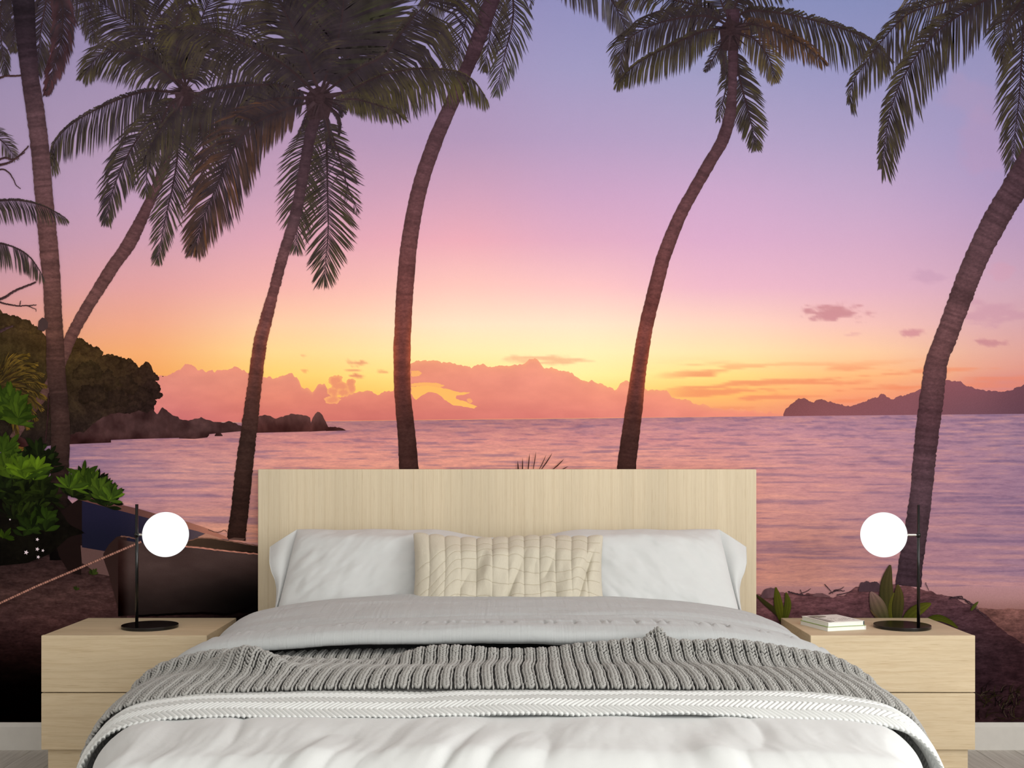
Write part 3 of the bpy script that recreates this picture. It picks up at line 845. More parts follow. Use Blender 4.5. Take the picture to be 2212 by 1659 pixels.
frond(p5, [(1572, 75), (1562, 110), (1564, 140), (1562, 168)], L=16, n=34, w=4, droop=.8, mixv=.1)
frond(p5, [(1568, 80), (1545, 120), (1535, 135), (1524, 152)], L=18, n=26, w=2.4, droop=.4, mixv=.1)

# far right palm
p6 = mnode('palm_tree', 'printed palm leaning in from the right edge')
frond(p6, [(2230, -60), (2120, -40), (2030, -25), (1965, 5), (1945, 45)], L=55, n=70, droop=.75, c1=(110, 96, 60), mixv=.5, fade=.2)
frond(p6, [(2230, -60), (2097, -10), (2009, 14), (1957, 34), (1910, 82), (1867, 140), (1842, 178), (1836, 214)], L=95, n=105, droop=.55, mixv=.4, w=3.4, sides=(.42, 1))
frond(p6, [(2230, -70), (2170, -20), (2110, 10), (2034, 60), (1984, 115), (1947, 175), (1926, 230), (1913, 290), (1906, 350)], L=100, n=120, droop=.42, mixv=.45, w=4.0, sides=(.42, 1), tip=.5)
frond(p6, [(2240, -60), (2215, 0), (2208, 100), (2202, 200), (2192, 290), (2187, 350)], L=78, n=95, droop=.4, ang=(60, 30), mixv=.45, w=3.2)
frond(p6, [(2240, -60), (2200, 10), (2170, 60), (2165, 120)], L=60, n=50, droop=.5)
frond(p6, [(2260, -60), (2300, 60), (2290, 180), (2260, 280)], L=80, n=80, droop=.4)
frond(p6, [(2250, -60), (2330, 20), (2400, 120), (2420, 240)], L=80, n=80, droop=.5)
trunk(p6, [(2285, 2345, 180), (2240, 2305, 262), (2204, 2268, 330), (2160, 2226, 404), (2123, 2186, 468), (2089, 2146, 540), (2062, 2116, 606), (2036, 2087, 680), (2013, 2064, 740), (1999, 2048, 780), (1991, 2042, 826), (1984, 2036, 877), (1973, 2023, 973), (1965, 2013, 1070), (1950, 2001, 1166), (1940, 1993, 1220), (1934, 1990, 1266)],
      ycol((180, (70, 52, 62)), (420, (80, 58, 66)), (560, (92, 66, 72)), (760, (100, 68, 70)), (900, (80, 54, 60)), (1050, (84, 62, 70)), (1200, (70, 52, 60)), (1266, (60, 44, 52))), jag=1.6, ring=.25)

# left crown group: three palms
pb = mnode('palm_tree', 'printed palm leaning right with its crown at the upper left')
trunk(pb, [(375, 398, 215), (368, 388, 270), (352, 372, 334), (331, 353, 395), (305, 330, 450), (262, 297, 526), (228, 262, 575), (195, 226, 630), (165, 194, 680), (140, 168, 728), (118, 146, 780), (92, 120, 838), (56, 78, 890), (18, 40, 948)],
      ycol((215, (66, 48, 56)), (400, (84, 58, 64)), (600, (98, 66, 66)), (730, (96, 64, 60)), (850, (88, 62, 58)), (948, (80, 56, 54))), jag=0.9)
for pts, kw in (
        ([(392, 182), (345, 120), (290, 60), (225, 10), (175, -30)], dict(L=85, n=90, droop=.35, mixv=.15, w=3.4)),
        ([(396, 185), (362, 95), (345, 20), (340, -50)], dict(L=85, n=80, droop=.3, mixv=.12, w=3.8)),
        ([(398, 188), (412, 100), (440, 30), (470, -40)], dict(L=80, n=80, droop=.35, mixv=.25, w=3.4)),
        ([(400, 190), (440, 120), (510, 60), (570, 20)], dict(L=70, n=70, droop=.5, mixv=.25, w=3.4)),
        ([(402, 186), (384, 110), (384, 40), (405, 10), (420, 40)], dict(L=50, n=60, droop=.4, mixv=.6, w=3)),
        ([(390, 185), (375, 172), (316, 127), (258, 111), (215, 121), (187, 156)], dict(L=72, n=85, droop=.6, mixv=.42, w=3.0, ang=(62, 25))),
        ([(388, 202), (345, 197), (310, 198), (240, 222), (160, 265), (118, 310), (112, 352)], dict(L=82, n=100, droop=.8, mixv=.25, w=2.8, sides=(.25, 1))),
        ([(395, 205), (440, 230), (478, 262), (500, 300)], dict(L=70, n=60, droop=.6, mixv=.3)),
        ([(395, 210), (430, 265), (440, 330), (432, 400)], dict(L=62, n=60, droop=.4, mixv=.35)),
        ([(394, 212), (378, 262), (384, 330), (374, 400), (356, 480), (342, 556)], dict(L=58, n=90, droop=.25, ang=(58, 25), mixv=.45, w=2.6)),
        ([(392, 208), (350, 233), (304, 291), (273, 342), (250, 395), (236, 440), (232, 470)], dict(L=62, n=90, droop=.55, mixv=.3, w=3.0)),
        ([(394, 206), (360, 240), (340, 300), (320, 360), (316, 410)], dict(L=60, n=60, droop=.4, mixv=.4, w=2.6))):
    frond(pb, pts, **kw)

pc = mnode('palm_tree', 'printed palm with the densest crown, left of the headboard')
frond(pc, [(690, 240), (662, 320), (650, 400), (642, 470), (640, 530)], L=66, n=75, droop=.3, ang=(64, 30), mixv=.4, w=2.6)
frond(pc, [(700, 230), (706, 320), (708, 420), (709, 502), (701, 592)], L=76, n=95, droop=.16, ang=(76, 30), mixv=.45, w=3.0, tip=.5)
frond(pc, [(700, 240), (730, 330), (750, 400), (770, 450)], L=42, n=34, droop=.3, mixv=.2, dens=.55, w=1.6)
trunk(pc, [(664, 700, 205), (662, 694, 253), (657, 681, 300), (639, 663, 401), (623, 648, 477), (600, 624, 553), (580, 603, 629), (561, 589, 692), (548, 577, 742), (534, 564.5, 841), (524, 558, 907), (509, 547, 1011), (500, 538, 1094), (490, 531, 1166)],
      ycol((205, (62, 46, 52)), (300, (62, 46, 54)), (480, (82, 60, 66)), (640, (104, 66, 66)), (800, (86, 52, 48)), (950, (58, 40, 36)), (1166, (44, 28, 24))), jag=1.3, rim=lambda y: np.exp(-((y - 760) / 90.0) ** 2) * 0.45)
for pts, kw in (
        ([(690, 200), (660, 120), (665, 40), (670, -50)], dict(L=110, n=120, droop=.2, mixv=.2, w=4.2)),
        ([(700, 195), (760, 110), (795, 40), (815, -40)], dict(L=115, n=110, droop=.25, mixv=.45, w=3.6)),
        ([(698, 192), (715, 127), (733, 73), (743, 0), (745, -60)], dict(L=140, n=150, droop=.12, mixv=.25, w=6.0, ang=(72, 40), c1=(62, 66, 40))),
        ([(687, 190), (657, 114), (621, 38), (601, 0), (575, -50)], dict(L=105, n=95, droop=.35, mixv=.12, w=4.2)),
        ([(676, 196), (620, 145), (563, 112), (500, 84), (430, 62), (365, 64)], dict(L=112, n=110, droop=.75, mixv=.25, w=4.2, sides=(.3, 1))),
        ([(672, 205), (609, 187), (550, 184), (468, 193), (400, 222), (350, 275), (318, 330)], dict(L=100, n=120, droop=.8, mixv=.15, w=4.4, sides=(.2, 1))),
        ([(670, 214), (610, 212), (560, 225), (520, 260)], dict(L=70, n=60, droop=.7, mixv=.15, w=3.4)),
        ([(664, 222), (601, 243), (545, 272), (505, 320), (468, 404), (440, 470), (424, 524)], dict(L=98, n=120, droop=.42, mixv=.35, w=4.0, c1=(92, 62, 44), ang=(66, 25))),
        ([(708, 196), (768, 152), (829, 121), (859, 83), (892, 38), (928, 0), (960, -60)], dict(L=128, n=150, droop=.66, mixv=.25, w=4.6, sides=(1, .12), ang=(78, 55), tip=.8)),
        ([(712, 212), (753, 197), (804, 172), (842, 159), (905, 149), (981, 154), (1019, 172), (1046, 206)], dict(L=88, n=120, droop=.82, mixv=.75, w=3.4, sides=(1, .12))),
        ([(712, 218), (766, 215), (816, 228), (850, 240), (872, 258)], dict(L=38, n=60, droop=.7, mixv=.7, w=2.6)),
        ([(708, 222), (728, 225), (740, 240), (738, 250)], dict(L=14, n=18, w=3, droop=.3, mixv=0)),
        ([(705, 225), (728, 248), (734, 270), (732, 294)], dict(L=7, n=18, w=5, droop=.7, mixv=0, rach=7)),
        ([(700, 228), (706, 262), (714, 300), (722, 335)], dict(L=12, n=36, w=4, droop=.7, mixv=.1, rach=9)),
        ([(672, 228), (660, 262), (648, 285), (642, 300)], dict(L=10, n=18, w=3, droop=.6, mixv=.1, rach=5))):
    frond(pc, pts, **kw)

def crown_base(parent, cx, cy, w, h, n=26, up=1.0):
    rr = np.random.default_rng(int(cx))
    poly('crown_base', [(cx - w * .5, cy + h), (cx - w * .62, cy + h * .5), (cx - w * .7, cy), (cx - w * .45, cy - h * .35 * up), (cx, cy - h * .55 * up), (cx + w * .45, cy - h * .35 * up), (cx + w * .7, cy), (cx + w * .6, cy + h * .5), (cx + w * .45, cy + h)], (54, 40, 44), 'print_trunk', parent)
    V, Fq, C = [], [], []
    for k in range(n):
        a = rr.random() * 2 * np.pi
        L_ = w * (.6 + 1.0 * rr.random())
        p0 = np.array([cx, cy]) + np.array([math.cos(a) * w * .3, math.sin(a) * h * .3])
        p1 = p0 + np.array([math.cos(a), math.sin(a) * .8 + .15]) * L_
        nrm_ = np.array([-math.sin(a), math.cos(a)]) * (1.2 + 2.2 * rr.random())
        b_ = len(V)
        V += [p0 - nrm_, p0 + nrm_, p1]
        Fq.append((b_, b_ + 1, b_ + 2))
        C += [np.array((50, 38, 42.)) * (.8 + .5 * rr.random())] * 3
    V = np.array(V)
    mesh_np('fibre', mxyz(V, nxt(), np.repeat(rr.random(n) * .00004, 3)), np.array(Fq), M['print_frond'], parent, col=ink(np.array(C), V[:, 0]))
crown_base(pc, 690, 212, 44, 46)
crown_base(pb, 399, 200, 30, 30)
crown_base(p5, 1578, 66, 34, 44)
# leftmost palm: trunk close to the left edge
pa = mnode('palm_tree', 'printed thick palm trunk near the left edge')
for pts, kw in (
        ([(60, -60), (130, -40), (185, 10), (203, 80)], dict(L=55, n=60, droop=.6, mixv=.2, w=2.2, fade=.3)),
        ([(60, -60), (170, -50), (260, -20), (300, 30)], dict(L=70, n=70, droop=.6, mixv=.1, w=3)),
        ([(60, -60), (100, -20), (90, 60), (80, 150)], dict(L=60, n=70, droop=.5, mixv=.1)),
        ([(60, -60), (128, -10), (135, 70), (118, 140), (103, 192)], dict(L=48, n=80, droop=.7, mixv=.4, c1=(78, 46, 50), w=4)),
        ([(50, -60), (10, -10), (2, 60), (12, 150)], dict(L=42, n=60, droop=.5, mixv=.1)),
        ([(50, -60), (-40, -20), (-60, 60), (-50, 130)], dict(L=60, n=60, droop=.5, mixv=.1)),
        ([(60, -60), (40, -20), (34, 40), (30, 100)], dict(L=45, n=60, droop=.5, mixv=.1))):
    frond(pa, pts, **kw)
trunk(pa, [(24, 74, -40), (27, 76, 0), (36, 79, 80), (47, 85, 167), (57, 97, 240), (67, 107, 320), (76, 115, 420), (81, 121, 480), (87, 128, 552), (94, 132, 620), (97, 135, 680), (101, 139, 745), (101, 142, 800), (108, 147, 856), (111, 152, 930), (110, 149, 1030), (111, 147, 1090), (108, 150, 1210)],
      ycol((0, (40, 33, 40)), (120, (50, 38, 46)), (250, (82, 60, 66)), (420, (92, 65, 68)), (600, (98, 66, 64)), (720, (84, 56, 50)), (850, (60, 42, 39)), (950, (54, 38, 35)), (1060, (34, 24, 22)), (1120, (16, 11, 10)), (1210, (8, 6, 6))), jag=0.9, ring=.3)
poly('nest', [(82, 712), (84, 694), (92, 686), (98, 688), (105, 697), (104, 708), (95, 716)], (66, 50, 50), 'print', pa)

# edge fronds and dead branches at the left
pe = mnode('edge_palm_fronds')
frond(pe, [(-60, 270), (-20, 288), (10, 310), (32, 338)], L=34, n=40, droop=.4, w=1.6)
frond(pe, [(-80, 455), (-20, 437), (40, 433), (95, 446), (140, 470)], L=48, n=70, droop=.65, w=2.4, sides=(1, .2))
frond(pe, [(-80, 515), (-20, 522), (30, 534), (65, 556), (92, 594)], L=52, n=70, droop=.7, w=2.6, sides=(1, .1))
GOLD = np.array((116, 90, 32))
def twig(parent, pts, w0, w1, col, name='branch'):
    col = np.array(col, float)
    P, _ = resample(catmull(pts, 60), 40)
    P = P + (rng.random(P.shape) - .5) * 1.4
    X, Y, C = ribbon_cols(P, np.linspace(w0, w1, 40), np.tile(np.array(col) * .8, (40, 1)), np.tile(np.array(col, float), (40, 1)), np.tile(np.array(col) * 1.15, (40, 1)), 0.3, 5, 3)
    return mgrid(name, X, Y, C, 'print', parent)
db = mnode('dead_branches')
for pts, w0, w1 in (([(-20, 175), (5, 168), (12, 165), (47, 164)], 5, 4), ([(-20, 355), (10, 342), (30, 345), (45, 335), (63, 315)], 5, 3), ([(-20, 366), (12, 368), (28, 384), (36, 400), (45, 408)], 4, 1.6), ([(-20, 362), (20, 352), (38, 340), (55, 330)], 7, 2),
                    ([(-20, 655), (10, 643), (35, 628), (78, 610)], 6, 4), ([(-10, 650), (15, 657), (45, 661), (80, 659)], 4, 2), ([(60, 660), (70, 665), (78, 668), (79, 674)], 2, 1), ([(44, 660), (45, 652), (46, 650)], 2, 1), ([(-20, 725), (10, 712), (30, 704)], 10, 3)):
    twig(db, pts, w0, w1, (62, 44, 46))
twig(db, [(106, 850), (104, 900), (98, 960), (88, 1005)], 3, 2, (46, 28, 30))
gp = mnode('golden_palm_fronds')
for k in range(9):
    a0 = R(-58 + k * 13)
    frond(gp, [(-30, 860 - k * 4), (-30 + 70 * math.cos(a0), 850 - 4 * k + 70 * math.sin(a0)), (-30 + 125 * math.cos(a0 + .2), 855 - 4 * k + 125 * math.sin(a0 + .25))], L=30, n=26, droop=.3, w=3, c0=np.array((44, 36, 22)), c1=GOLD, mixv=.35, ang=(30, 18))
frond(gp, [(-20, 955), (30, 975), (70, 992), (95, 1010)], L=46, n=40, droop=.25, w=2.6, c0=np.array((50, 36, 26)), c1=np.array((176, 112, 30)), mixv=.4, ang=(35, 18))

# ---- boats on the sand, left
bb = mnode('blue_boat', 'printed blue rowing boat lying behind the left lamp')
poly('stem', [(118, 1116), (150, 1092), (178, 1074), (182, 1078), (180, 1110), (176, 1242), (150, 1236), (128, 1200), (118, 1160)], (26, 17, 16), 'print', bb)
poly('keel', [(175, 1178), (225, 1186), (262, 1192), (250, 1245), (236, 1244), (208, 1238), (186, 1220), (178, 1216)], (92, 68, 66), 'print', bb)
def hullc(X, Y):
    c = np.array((24, 24, 40)) * np.ones(X.shape + (1,))
    return c + sstep(240, 480, X)[..., None] * np.array((60, 46, 36)) + sstep(1180, 1090, Y)[..., None] * np.array((6, 4, 8))
band('hull', [(178, 1078), (240, 1094), (330, 1112), (400, 1134), (460, 1152), (495, 1164)], [(178, 1182), (225, 1190), (262, 1198), (300, 1205), (400, 1200), (495, 1172)], 80, 16, hullc, 'print', bb)
poly('rail', [(172, 1080), (180, 1071), (300, 1099), (345, 1112), (405, 1127), (450, 1142), (492, 1161), (494, 1166), (470, 1162), (430, 1148), (398, 1140), (340, 1124), (290, 1111), (180, 1082)], (122, 84, 76), 'print', bb,
     colfn=lambda X, Y: np.array((92, 60, 56)) + sstep(300, 460, X)[:, None] * np.array((72, 48, 36)))
poly('worn_paint', [(428, 1160), (446, 1152), (470, 1160), (484, 1166), (478, 1172), (440, 1170)], (170, 122, 104), 'print', bb)
twig(bb, [(450, 1144), (470, 1150), (485, 1145), (491, 1150)], 1.6, 1.2, (80, 56, 50), 'mooring_rope')
gb = mnode('grey_boat', 'printed weathered wooden boat with a rope at its bow behind the left lamp')
def hull2(X, Y):
    c = np.array((70, 54, 52)) * np.ones(X.shape + (1,))
    c = c + (fbm(X * 0.02, Y * 0.05, 44, 4)[..., None] - .5) * 16
    c = c * (1 - 0.55 * sstep(1210, 1330, Y)[..., None]) * (1 - 0.80 * (sstep(330, 560, X) * sstep(1200, 1310, Y))[..., None])
    return np.clip(c - sstep(284, 258, X)[..., None] * 30, 1, 255)
band('bow_face', [(224, 1196), (236, 1176), (252, 1160), (262, 1157), (275, 1160)], [(224, 1206), (236, 1240), (252, 1300), (262, 1334), (275, 1336)], 30, 12, lambda X, Y: np.array((44, 30, 28)) * np.ones(X.shape + (1,)), 'print', gb)
band('hull', [(256, 1165), (300, 1172), (400, 1181), (480, 1191), (700, 1204)], [(256, 1331), (300, 1328), (700, 1320)], 120, 40, hull2, 'print', gb)
poly('inside', [(398, 1178), (412, 1166), (436, 1162), (480, 1165), (530, 1176), (700, 1200), (700, 1206), (520, 1190), (440, 1184)], (56, 42, 34), 'print', gb, colfn=lambda X, Y: np.array((66, 50, 40)) - sstep(420, 600, X)[:, None] * np.array((30, 24, 18)))
twig(gb, [(398, 1179), (440, 1184), (500, 1191), (600, 1200)], 3.5, 3, (178, 120, 104), 'gunwale')
twig(gb, [(408, 1168), (440, 1162), (500, 1169), (600, 1186)], 2, 2, (120, 84, 70), 'gunwale')
twig(gb, [(262, 1158), (280, 1160), (295, 1164)], 3, 2.5, (110, 78, 70), 'gunwale')
poly('plank_bench', [(492, 1165), (506, 1161), (530, 1163), (526, 1167)], (86, 62, 56), 'print', gb)
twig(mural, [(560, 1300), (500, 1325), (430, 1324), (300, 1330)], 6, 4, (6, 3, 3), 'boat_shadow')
# rope
P, _ = resample(np.array([(-60, 1330), (0, 1303), (80, 1266), (170, 1228), (240, 1198), (296, 1174), (306, 1170)]), 260)
X, Y, C = ribbon_cols(P, np.full(260, 5.0), np.tile((96., 66, 60), (260, 1)), np.tile((160., 116, 102), (260, 1)), np.tile((110., 76, 68), (260, 1)), 0, 1, 5)
C *= (0.72 + 0.4 * (np.sin(np.arange(260) * 1.9)[:, None, None] > 0))
mgrid('rope', X, Y, C, 'print', mural)

# ---- broad-leaved shrubs, left
def leaf_pts(x, y, a, L, W):
    u = np.linspace(0, 1, 7)
    w = W * np.sin(np.pi * u ** 1.35) ** 0.9
    c, s = math.cos(a), math.sin(a)
    up = [(x + c * L * k - s * v, y + s * L * k + c * v) for k, v in zip(u, w)]
    dn = [(x + c * L * k + s * v, y + s * L * k - c * v) for k, v in zip(u[::-1], w[::-1])]
    return up, dn
def shrub(name, spots, parent, seed):
    rr = np.random.default_rng(seed)
    V, Fq, C, J = [], [], [], []
    k = 0
    for cx, cy, Rr, n, L, W, cA, cB in spots:
        for _ in range(n):
            # rosettes
            ra, rd = rr.random() * 2 * np.pi, Rr * math.sqrt(rr.random())
            x0, y0 = cx + rd * math.cos(ra), cy + rd * math.sin(ra) * 0.8
            m = rr.integers(4, 8)
            base = rr.random() * 6
            for j in range(m):
                a = -math.pi / 2 + 0.25 + (j - (m - 1) / 2) * 0.5 + rr.normal(0, .22)
                ll = L * (0.7 + .5 * rr.random())
                up, dn = leaf_pts(x0, y0, a, ll * 1.1, W * (0.45 + .4 * rr.random()))
                q = rr.random() ** 1.3
                cc_ = np.array(cA) * (1 - q) + np.array(cB) * q
                b = len(V)
                mid = [((p1[0] + p2[0]) / 2, (p1[1] + p2[1]) / 2) for p1, p2 in zip(up, dn[::-1])]
                for i in range(7):
                    V += [up[i], mid[i], dn[6 - i]]
                    C += [cc_ * 0.8, cc_ * 1.05, cc_]
                    J += [k * 1.5e-6] * 3
                for i in range(6):
                    o_ = b + 3 * i
                    Fq += [(o_, o_ + 1, o_ + 4, o_ + 3), (o_ + 1, o_ + 2, o_ + 5, o_ + 4)]
                k += 1
    ly = nxt()
    LAYER[0] += int(k * 1.5e-6 / 0.00005) + 1
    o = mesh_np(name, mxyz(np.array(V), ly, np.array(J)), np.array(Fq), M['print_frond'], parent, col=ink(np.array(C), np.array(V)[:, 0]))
    o['kind'] = 'stuff'
    return o
sh = mnode('beach_shrubs')
Gd, Gm, Gb = (12, 15, 8), (28, 38, 14), (58, 76, 20)
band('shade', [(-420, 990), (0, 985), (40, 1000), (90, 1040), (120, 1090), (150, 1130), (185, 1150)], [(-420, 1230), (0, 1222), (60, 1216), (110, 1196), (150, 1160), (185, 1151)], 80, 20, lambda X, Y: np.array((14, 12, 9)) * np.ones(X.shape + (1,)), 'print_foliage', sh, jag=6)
shrub('foliage', [(50, 1080, 60, 46, 30, 6.5, Gd, (34, 44, 14)), (60, 1010, 50, 26, 30, 7, Gd, Gm), (-30, 1040, 60, 30, 30, 7, Gd, Gm)], sh, 3)
shrub('foliage', [(190, 1055, 26, 22, 28, 6, Gd, Gm), (225, 1075, 26, 14, 26, 6, Gd, Gm), (166, 1070, 16, 12, 28, 6, Gd, (34, 44, 14))], sh, 4)
shrub('foliage', [(14, 890, 26, 10, 38, 9, (34, 48, 14), Gb), (40, 905, 18, 6, 34, 8, (34, 48, 14), Gb), (10, 975, 20, 7, 34, 8, (40, 56, 16), Gb), (20, 1010, 30, 6, 34, 9, (34, 48, 14), (62, 80, 20)), (60, 1025, 26, 6, 34, 9, (36, 52, 14), (80, 104, 22)),
                  (180, 1045, 22, 9, 32, 7.5, (34, 48, 14), (64, 82, 22)), (215, 1068, 14, 5, 30, 7, (34, 48, 14), (60, 78, 22)), (238, 1082, 10, 3, 28, 6, (40, 56, 18), (80, 104, 26)), (154, 1052, 8, 3, 36, 7, (40, 56, 18), (72, 96, 22))], sh, 5)
shrub('foliage', [(70, 1130, 40, 10, 28, 8, (14, 20, 8), (36, 52, 14)), (10, 1160, 10, 2, 22, 6, (30, 44, 10), (56, 74, 18)), (204, 1240, 3, 1, 14, 4, (30, 36, 14), (50, 60, 22)), (165, 1274, 3, 1, 10, 3, (30, 36, 14), (50, 60, 22))], sh, 8)
fw = mnode('white_flowers')
for cx, cy, r in ((58, 1193, 4.5), (82, 1186, 4), (84, 1203, 3.5), (94, 1189, 3), (82, 1165, 3.5), (23, 1122, 2)):
    a = np.linspace(0, 2 * np.pi, 11)[:-1]
    rr_ = r * np.where(np.arange(10) % 2 == 0, 1.2, .55)
    poly('flower', np.stack([cx + rr_ * np.cos(a), cy + rr_ * np.sin(a)], 1), (206, 190, 198), 'print', fw)

# ---- shore plants, right
def blade(parent, pts, W, c0, c1):
    P, _ = resample(catmull(pts, 50), 24)
    u = np.linspace(0, 1, 24)
    w = W * np.clip(np.sin(np.pi * np.clip(u * 0.86 + 0.12, 0, 1)) ** 0.75, 0.02, 1)
    c0, c1 = np.array(c0) * .82, np.array(c1) * .82
    col_ = np.array(c0)[None] * (1 - u[:, None]) + np.array(c1)[None] * u[:, None]
    X, Y, C = ribbon_cols(P, w, col_ * .78, col_, col_ * 1.1, 0, 3, 7)
    C = C * (0.92 + 0.16 * (np.arange(7) % 2))[None, :, None]
    return mgrid('leaf', X, Y, C, 'print', parent)
dr = mnode('driftwood')
band('stone', [(1642, 1290), (1650, 1274), (1664, 1268), (1678, 1272), (1686, 1284)], [(1642, 1292), (1686, 1290)], 30, 6, lambda X, Y: np.array((104, 76, 82)) * np.ones(X.shape + (1,)), 'print_rock', dr, jag=2)
band('stone', [(1854, 1272), (1858, 1260), (1870, 1256), (1880, 1258), (1888, 1256), (1899, 1261), (1900, 1270)], [(1854, 1278), (1900, 1278)], 40, 6, lambda X, Y: np.array((78, 58, 66)) * np.ones(X.shape + (1,)), 'print_rock', dr, jag=3, jscale=.2)
band('stone', [(1754, 1286), (1762, 1281), (1776, 1281), (1792, 1288)], [(1754, 1288), (1792, 1290)], 20, 5, lambda X, Y: np.array((112, 80, 84)) * np.ones(X.shape + (1,)), 'print_rock', dr)
for pts, w in (([(1702, 1278), (1725, 1284), (1750, 1286)], 3), ([(1724, 1284), (1740, 1278), (1751, 1271)], 2), ([(1728, 1274), (1732, 1282), (1737, 1286)], 1.5), ([(1780, 1262), (1790, 1272), (1798, 1282)], 2), ([(1790, 1282), (1805, 1276), (1824, 1276)], 3), ([(1800, 1275), (1815, 1272), (1822, 1267)], 2), ([(1806, 1285), (1822, 1282), (1840, 1276)], 2.4), ([(1998, 1258), (2002, 1268), (2006, 1276)], 1.6), ([(2060, 1290), (2085, 1296), (2110, 1312)], 3.5), ([(2050, 1292), (2075, 1288), (2078, 1294)], 4), ([(2096, 1306), (2112, 1318), (2130, 1334)], 3), ([(2084, 1296), (2092, 1304), (2104, 1306)], 3)):
    twig(dr, pts, w, w * .5, (66, 48, 54), 'twig')
pl1 = mnode('strap_leaf_plant', 'printed green strap leaves beside the headboard')
for pts, W, c0, c1 in (([(1700, 1350), (1676, 1322), (1650, 1300), (1630, 1282)], 11, (52, 48, 24), (66, 62, 30)), ([(1688, 1342), (1682, 1312), (1678, 1288), (1675, 1268)], 19, (84, 86, 24), (96, 98, 30)), ([(1694, 1340), (1699, 1318), (1701, 1300), (1697, 1279)], 16, (78, 82, 26), (90, 94, 32))):
    blade(pl1, pts, W, c0, c1)
pl2 = mnode('broad_leaf_plant', 'printed broad leaved shore plant behind the right lamp')
for pts, W, c0, c1 in (([(1917, 1340), (1914, 1300), (1914, 1260), (1922, 1220)], 30, (66, 66, 32), (88, 76, 50)), ([(1912, 1345), (1902, 1325), (1890, 1298), (1880, 1278)], 34, (70, 72, 36), (150, 116, 112)), ([(1925, 1340), (1924, 1318), (1926, 1298), (1930, 1280)], 14, (88, 88, 28), (104, 100, 40)), ([(1936, 1345), (1938, 1310), (1940, 1286), (1938, 1262)], 26, (58, 58, 30), (96, 84, 44)),
                       ([(1950, 1346), (1970, 1325), (1990, 1312), (2010, 1303)], 26, (74, 76, 26), (100, 100, 34)), ([(1985, 1350), (2020, 1334), (2048, 1342), (2068, 1356)], 14, (70, 76, 24), (84, 88, 28)), ([(1906, 1345), (1900, 1338), (1888, 1328), (1878, 1316)], 5, (84, 70, 40), (110, 86, 60)), ([(2096, 1318), (2104, 1308), (2112, 1299)], 7, (76, 84, 34), (94, 96, 44))):
    blade(pl2, pts, W, c0, c1)
gr = mnode('shore_grass')
for k in range(70):
    x0, y0 = 2112 + 110 * random.random(), 1490 + 66 * random.random()
    a = R(-90 + random.gauss(0, 45)); L_ = 10 + 22 * random.random()
    c_ = random.choice([(18, 12, 12), (36, 32, 14), (48, 44, 20), (14, 10, 10), (70, 60, 48)])
    twig(gr, [(x0, y0), (x0 + .5 * L_ * math.cos(a), y0 + .5 * L_ * math.sin(a)), (x0 + L_ * math.cos(a + .3), y0 + L_ * math.sin(a + .3))], 1.6, .5, c_, 'blade')
frond(mnode('low_palm_fronds'), [(1080, 1070), (1140, 1025), (1190, 1018), (1240, 1040)], L=38, n=26, droop=-.3, w=2.4, dens=.6, c0=np.array((60, 36, 34)), c1=np.array((80, 52, 44)), sides=(.3, 1))

# ------------------------------------------------------------------ bed
bed = empty('bed', (0, -1.05, 0), 'wide oak bed with a tall plain headboard made up with white and grey bedding', 'bed')
hb = bm_box(-0.9345, 0.9275, -0.052, -0.019, 0.02, 1.0575, 0.004, 3)
bm_obj('headboard', hb, M['oak_v'], bed)
bm_obj('base', bm_box(-0.80, 0.80, -2.06, -0.056, 0.10, 0.26, 0.006), M['oak_h'], bed)
for sx in (-0.74, 0.74):
    for sy in (-0.25, -1.98):
        bm_obj('leg', bm_cyl((sx, sy, 0.0), (sx, sy, 0.10), 0.03, 0.035, 20), M['oak_h'], bed)
bm_obj('mattress', bm_box(-0.78, 0.78, -2.05, -0.06, 0.262, 0.495, 0.05, 4), M['mattress'], bed, True)

# ---- draped layers. cross-sections read off the photo: (|x|, z)
def section(pts, n_half):
    P = catmull(pts, 400)
    P, ln = resample(P, n_half)
    return P, ln
def drape(pts, n_half):
    """mirror the half section: returns t (signed arc length), x, z"""
    P, ln = section(pts, n_half)
    t_ = np.linspace(0, ln, n_half)
    x = np.r_[-P[::-1, 0], P[1:, 0]]
    z = np.r_[P[::-1, 1], P[1:, 1]]
    tt = np.r_[-t_[::-1], t_[1:]]
    return tt, x, z
def sec_normal(x, z):
    dx, dz = np.gradient(x), np.gradient(z)
    L = np.hypot(dx, dz) + 1e-9
    return -dz / L, dx / L      # points up at the middle, outward at the sides

def cloth(name, pts, n_half, prof, disp, mat, label, cat, uvs=(1, 1)):
    """pts: cross-section; prof: (nv,2) array of (q, lift) along the bed, lift is measured along the section normal"""
    tt, x, z = drape(pts, n_half)
    nx_, nz_ = sec_normal(x, z)
    q, lift, arc = prof
    T_, A_ = np.meshgrid(tt, arc, indexing='ij')
    Lf = np.broadcast_to(lift, T_.shape) + disp(T_, np.broadcast_to(q, T_.shape), A_)
    P = np.zeros(T_.shape + (3,))
    P[..., 0] = x[:, None] + nx_[:, None] * Lf
    P[..., 1] = -np.broadcast_to(q, T_.shape)
    P[..., 2] = np.maximum(z[:, None] + nz_[:, None] * Lf, 0.03)
    o = grid_obj(name, P, M[mat], uv=np.stack([T_ * uvs[0], A_ * uvs[1]], -1))
    tag(o, label, cat)
    return o, P

def profile(ctrl, n):
    P, ln = resample(catmull(ctrl, 600), n)
    return P[:, 0], P[:, 1], np.linspace(0, ln, n)

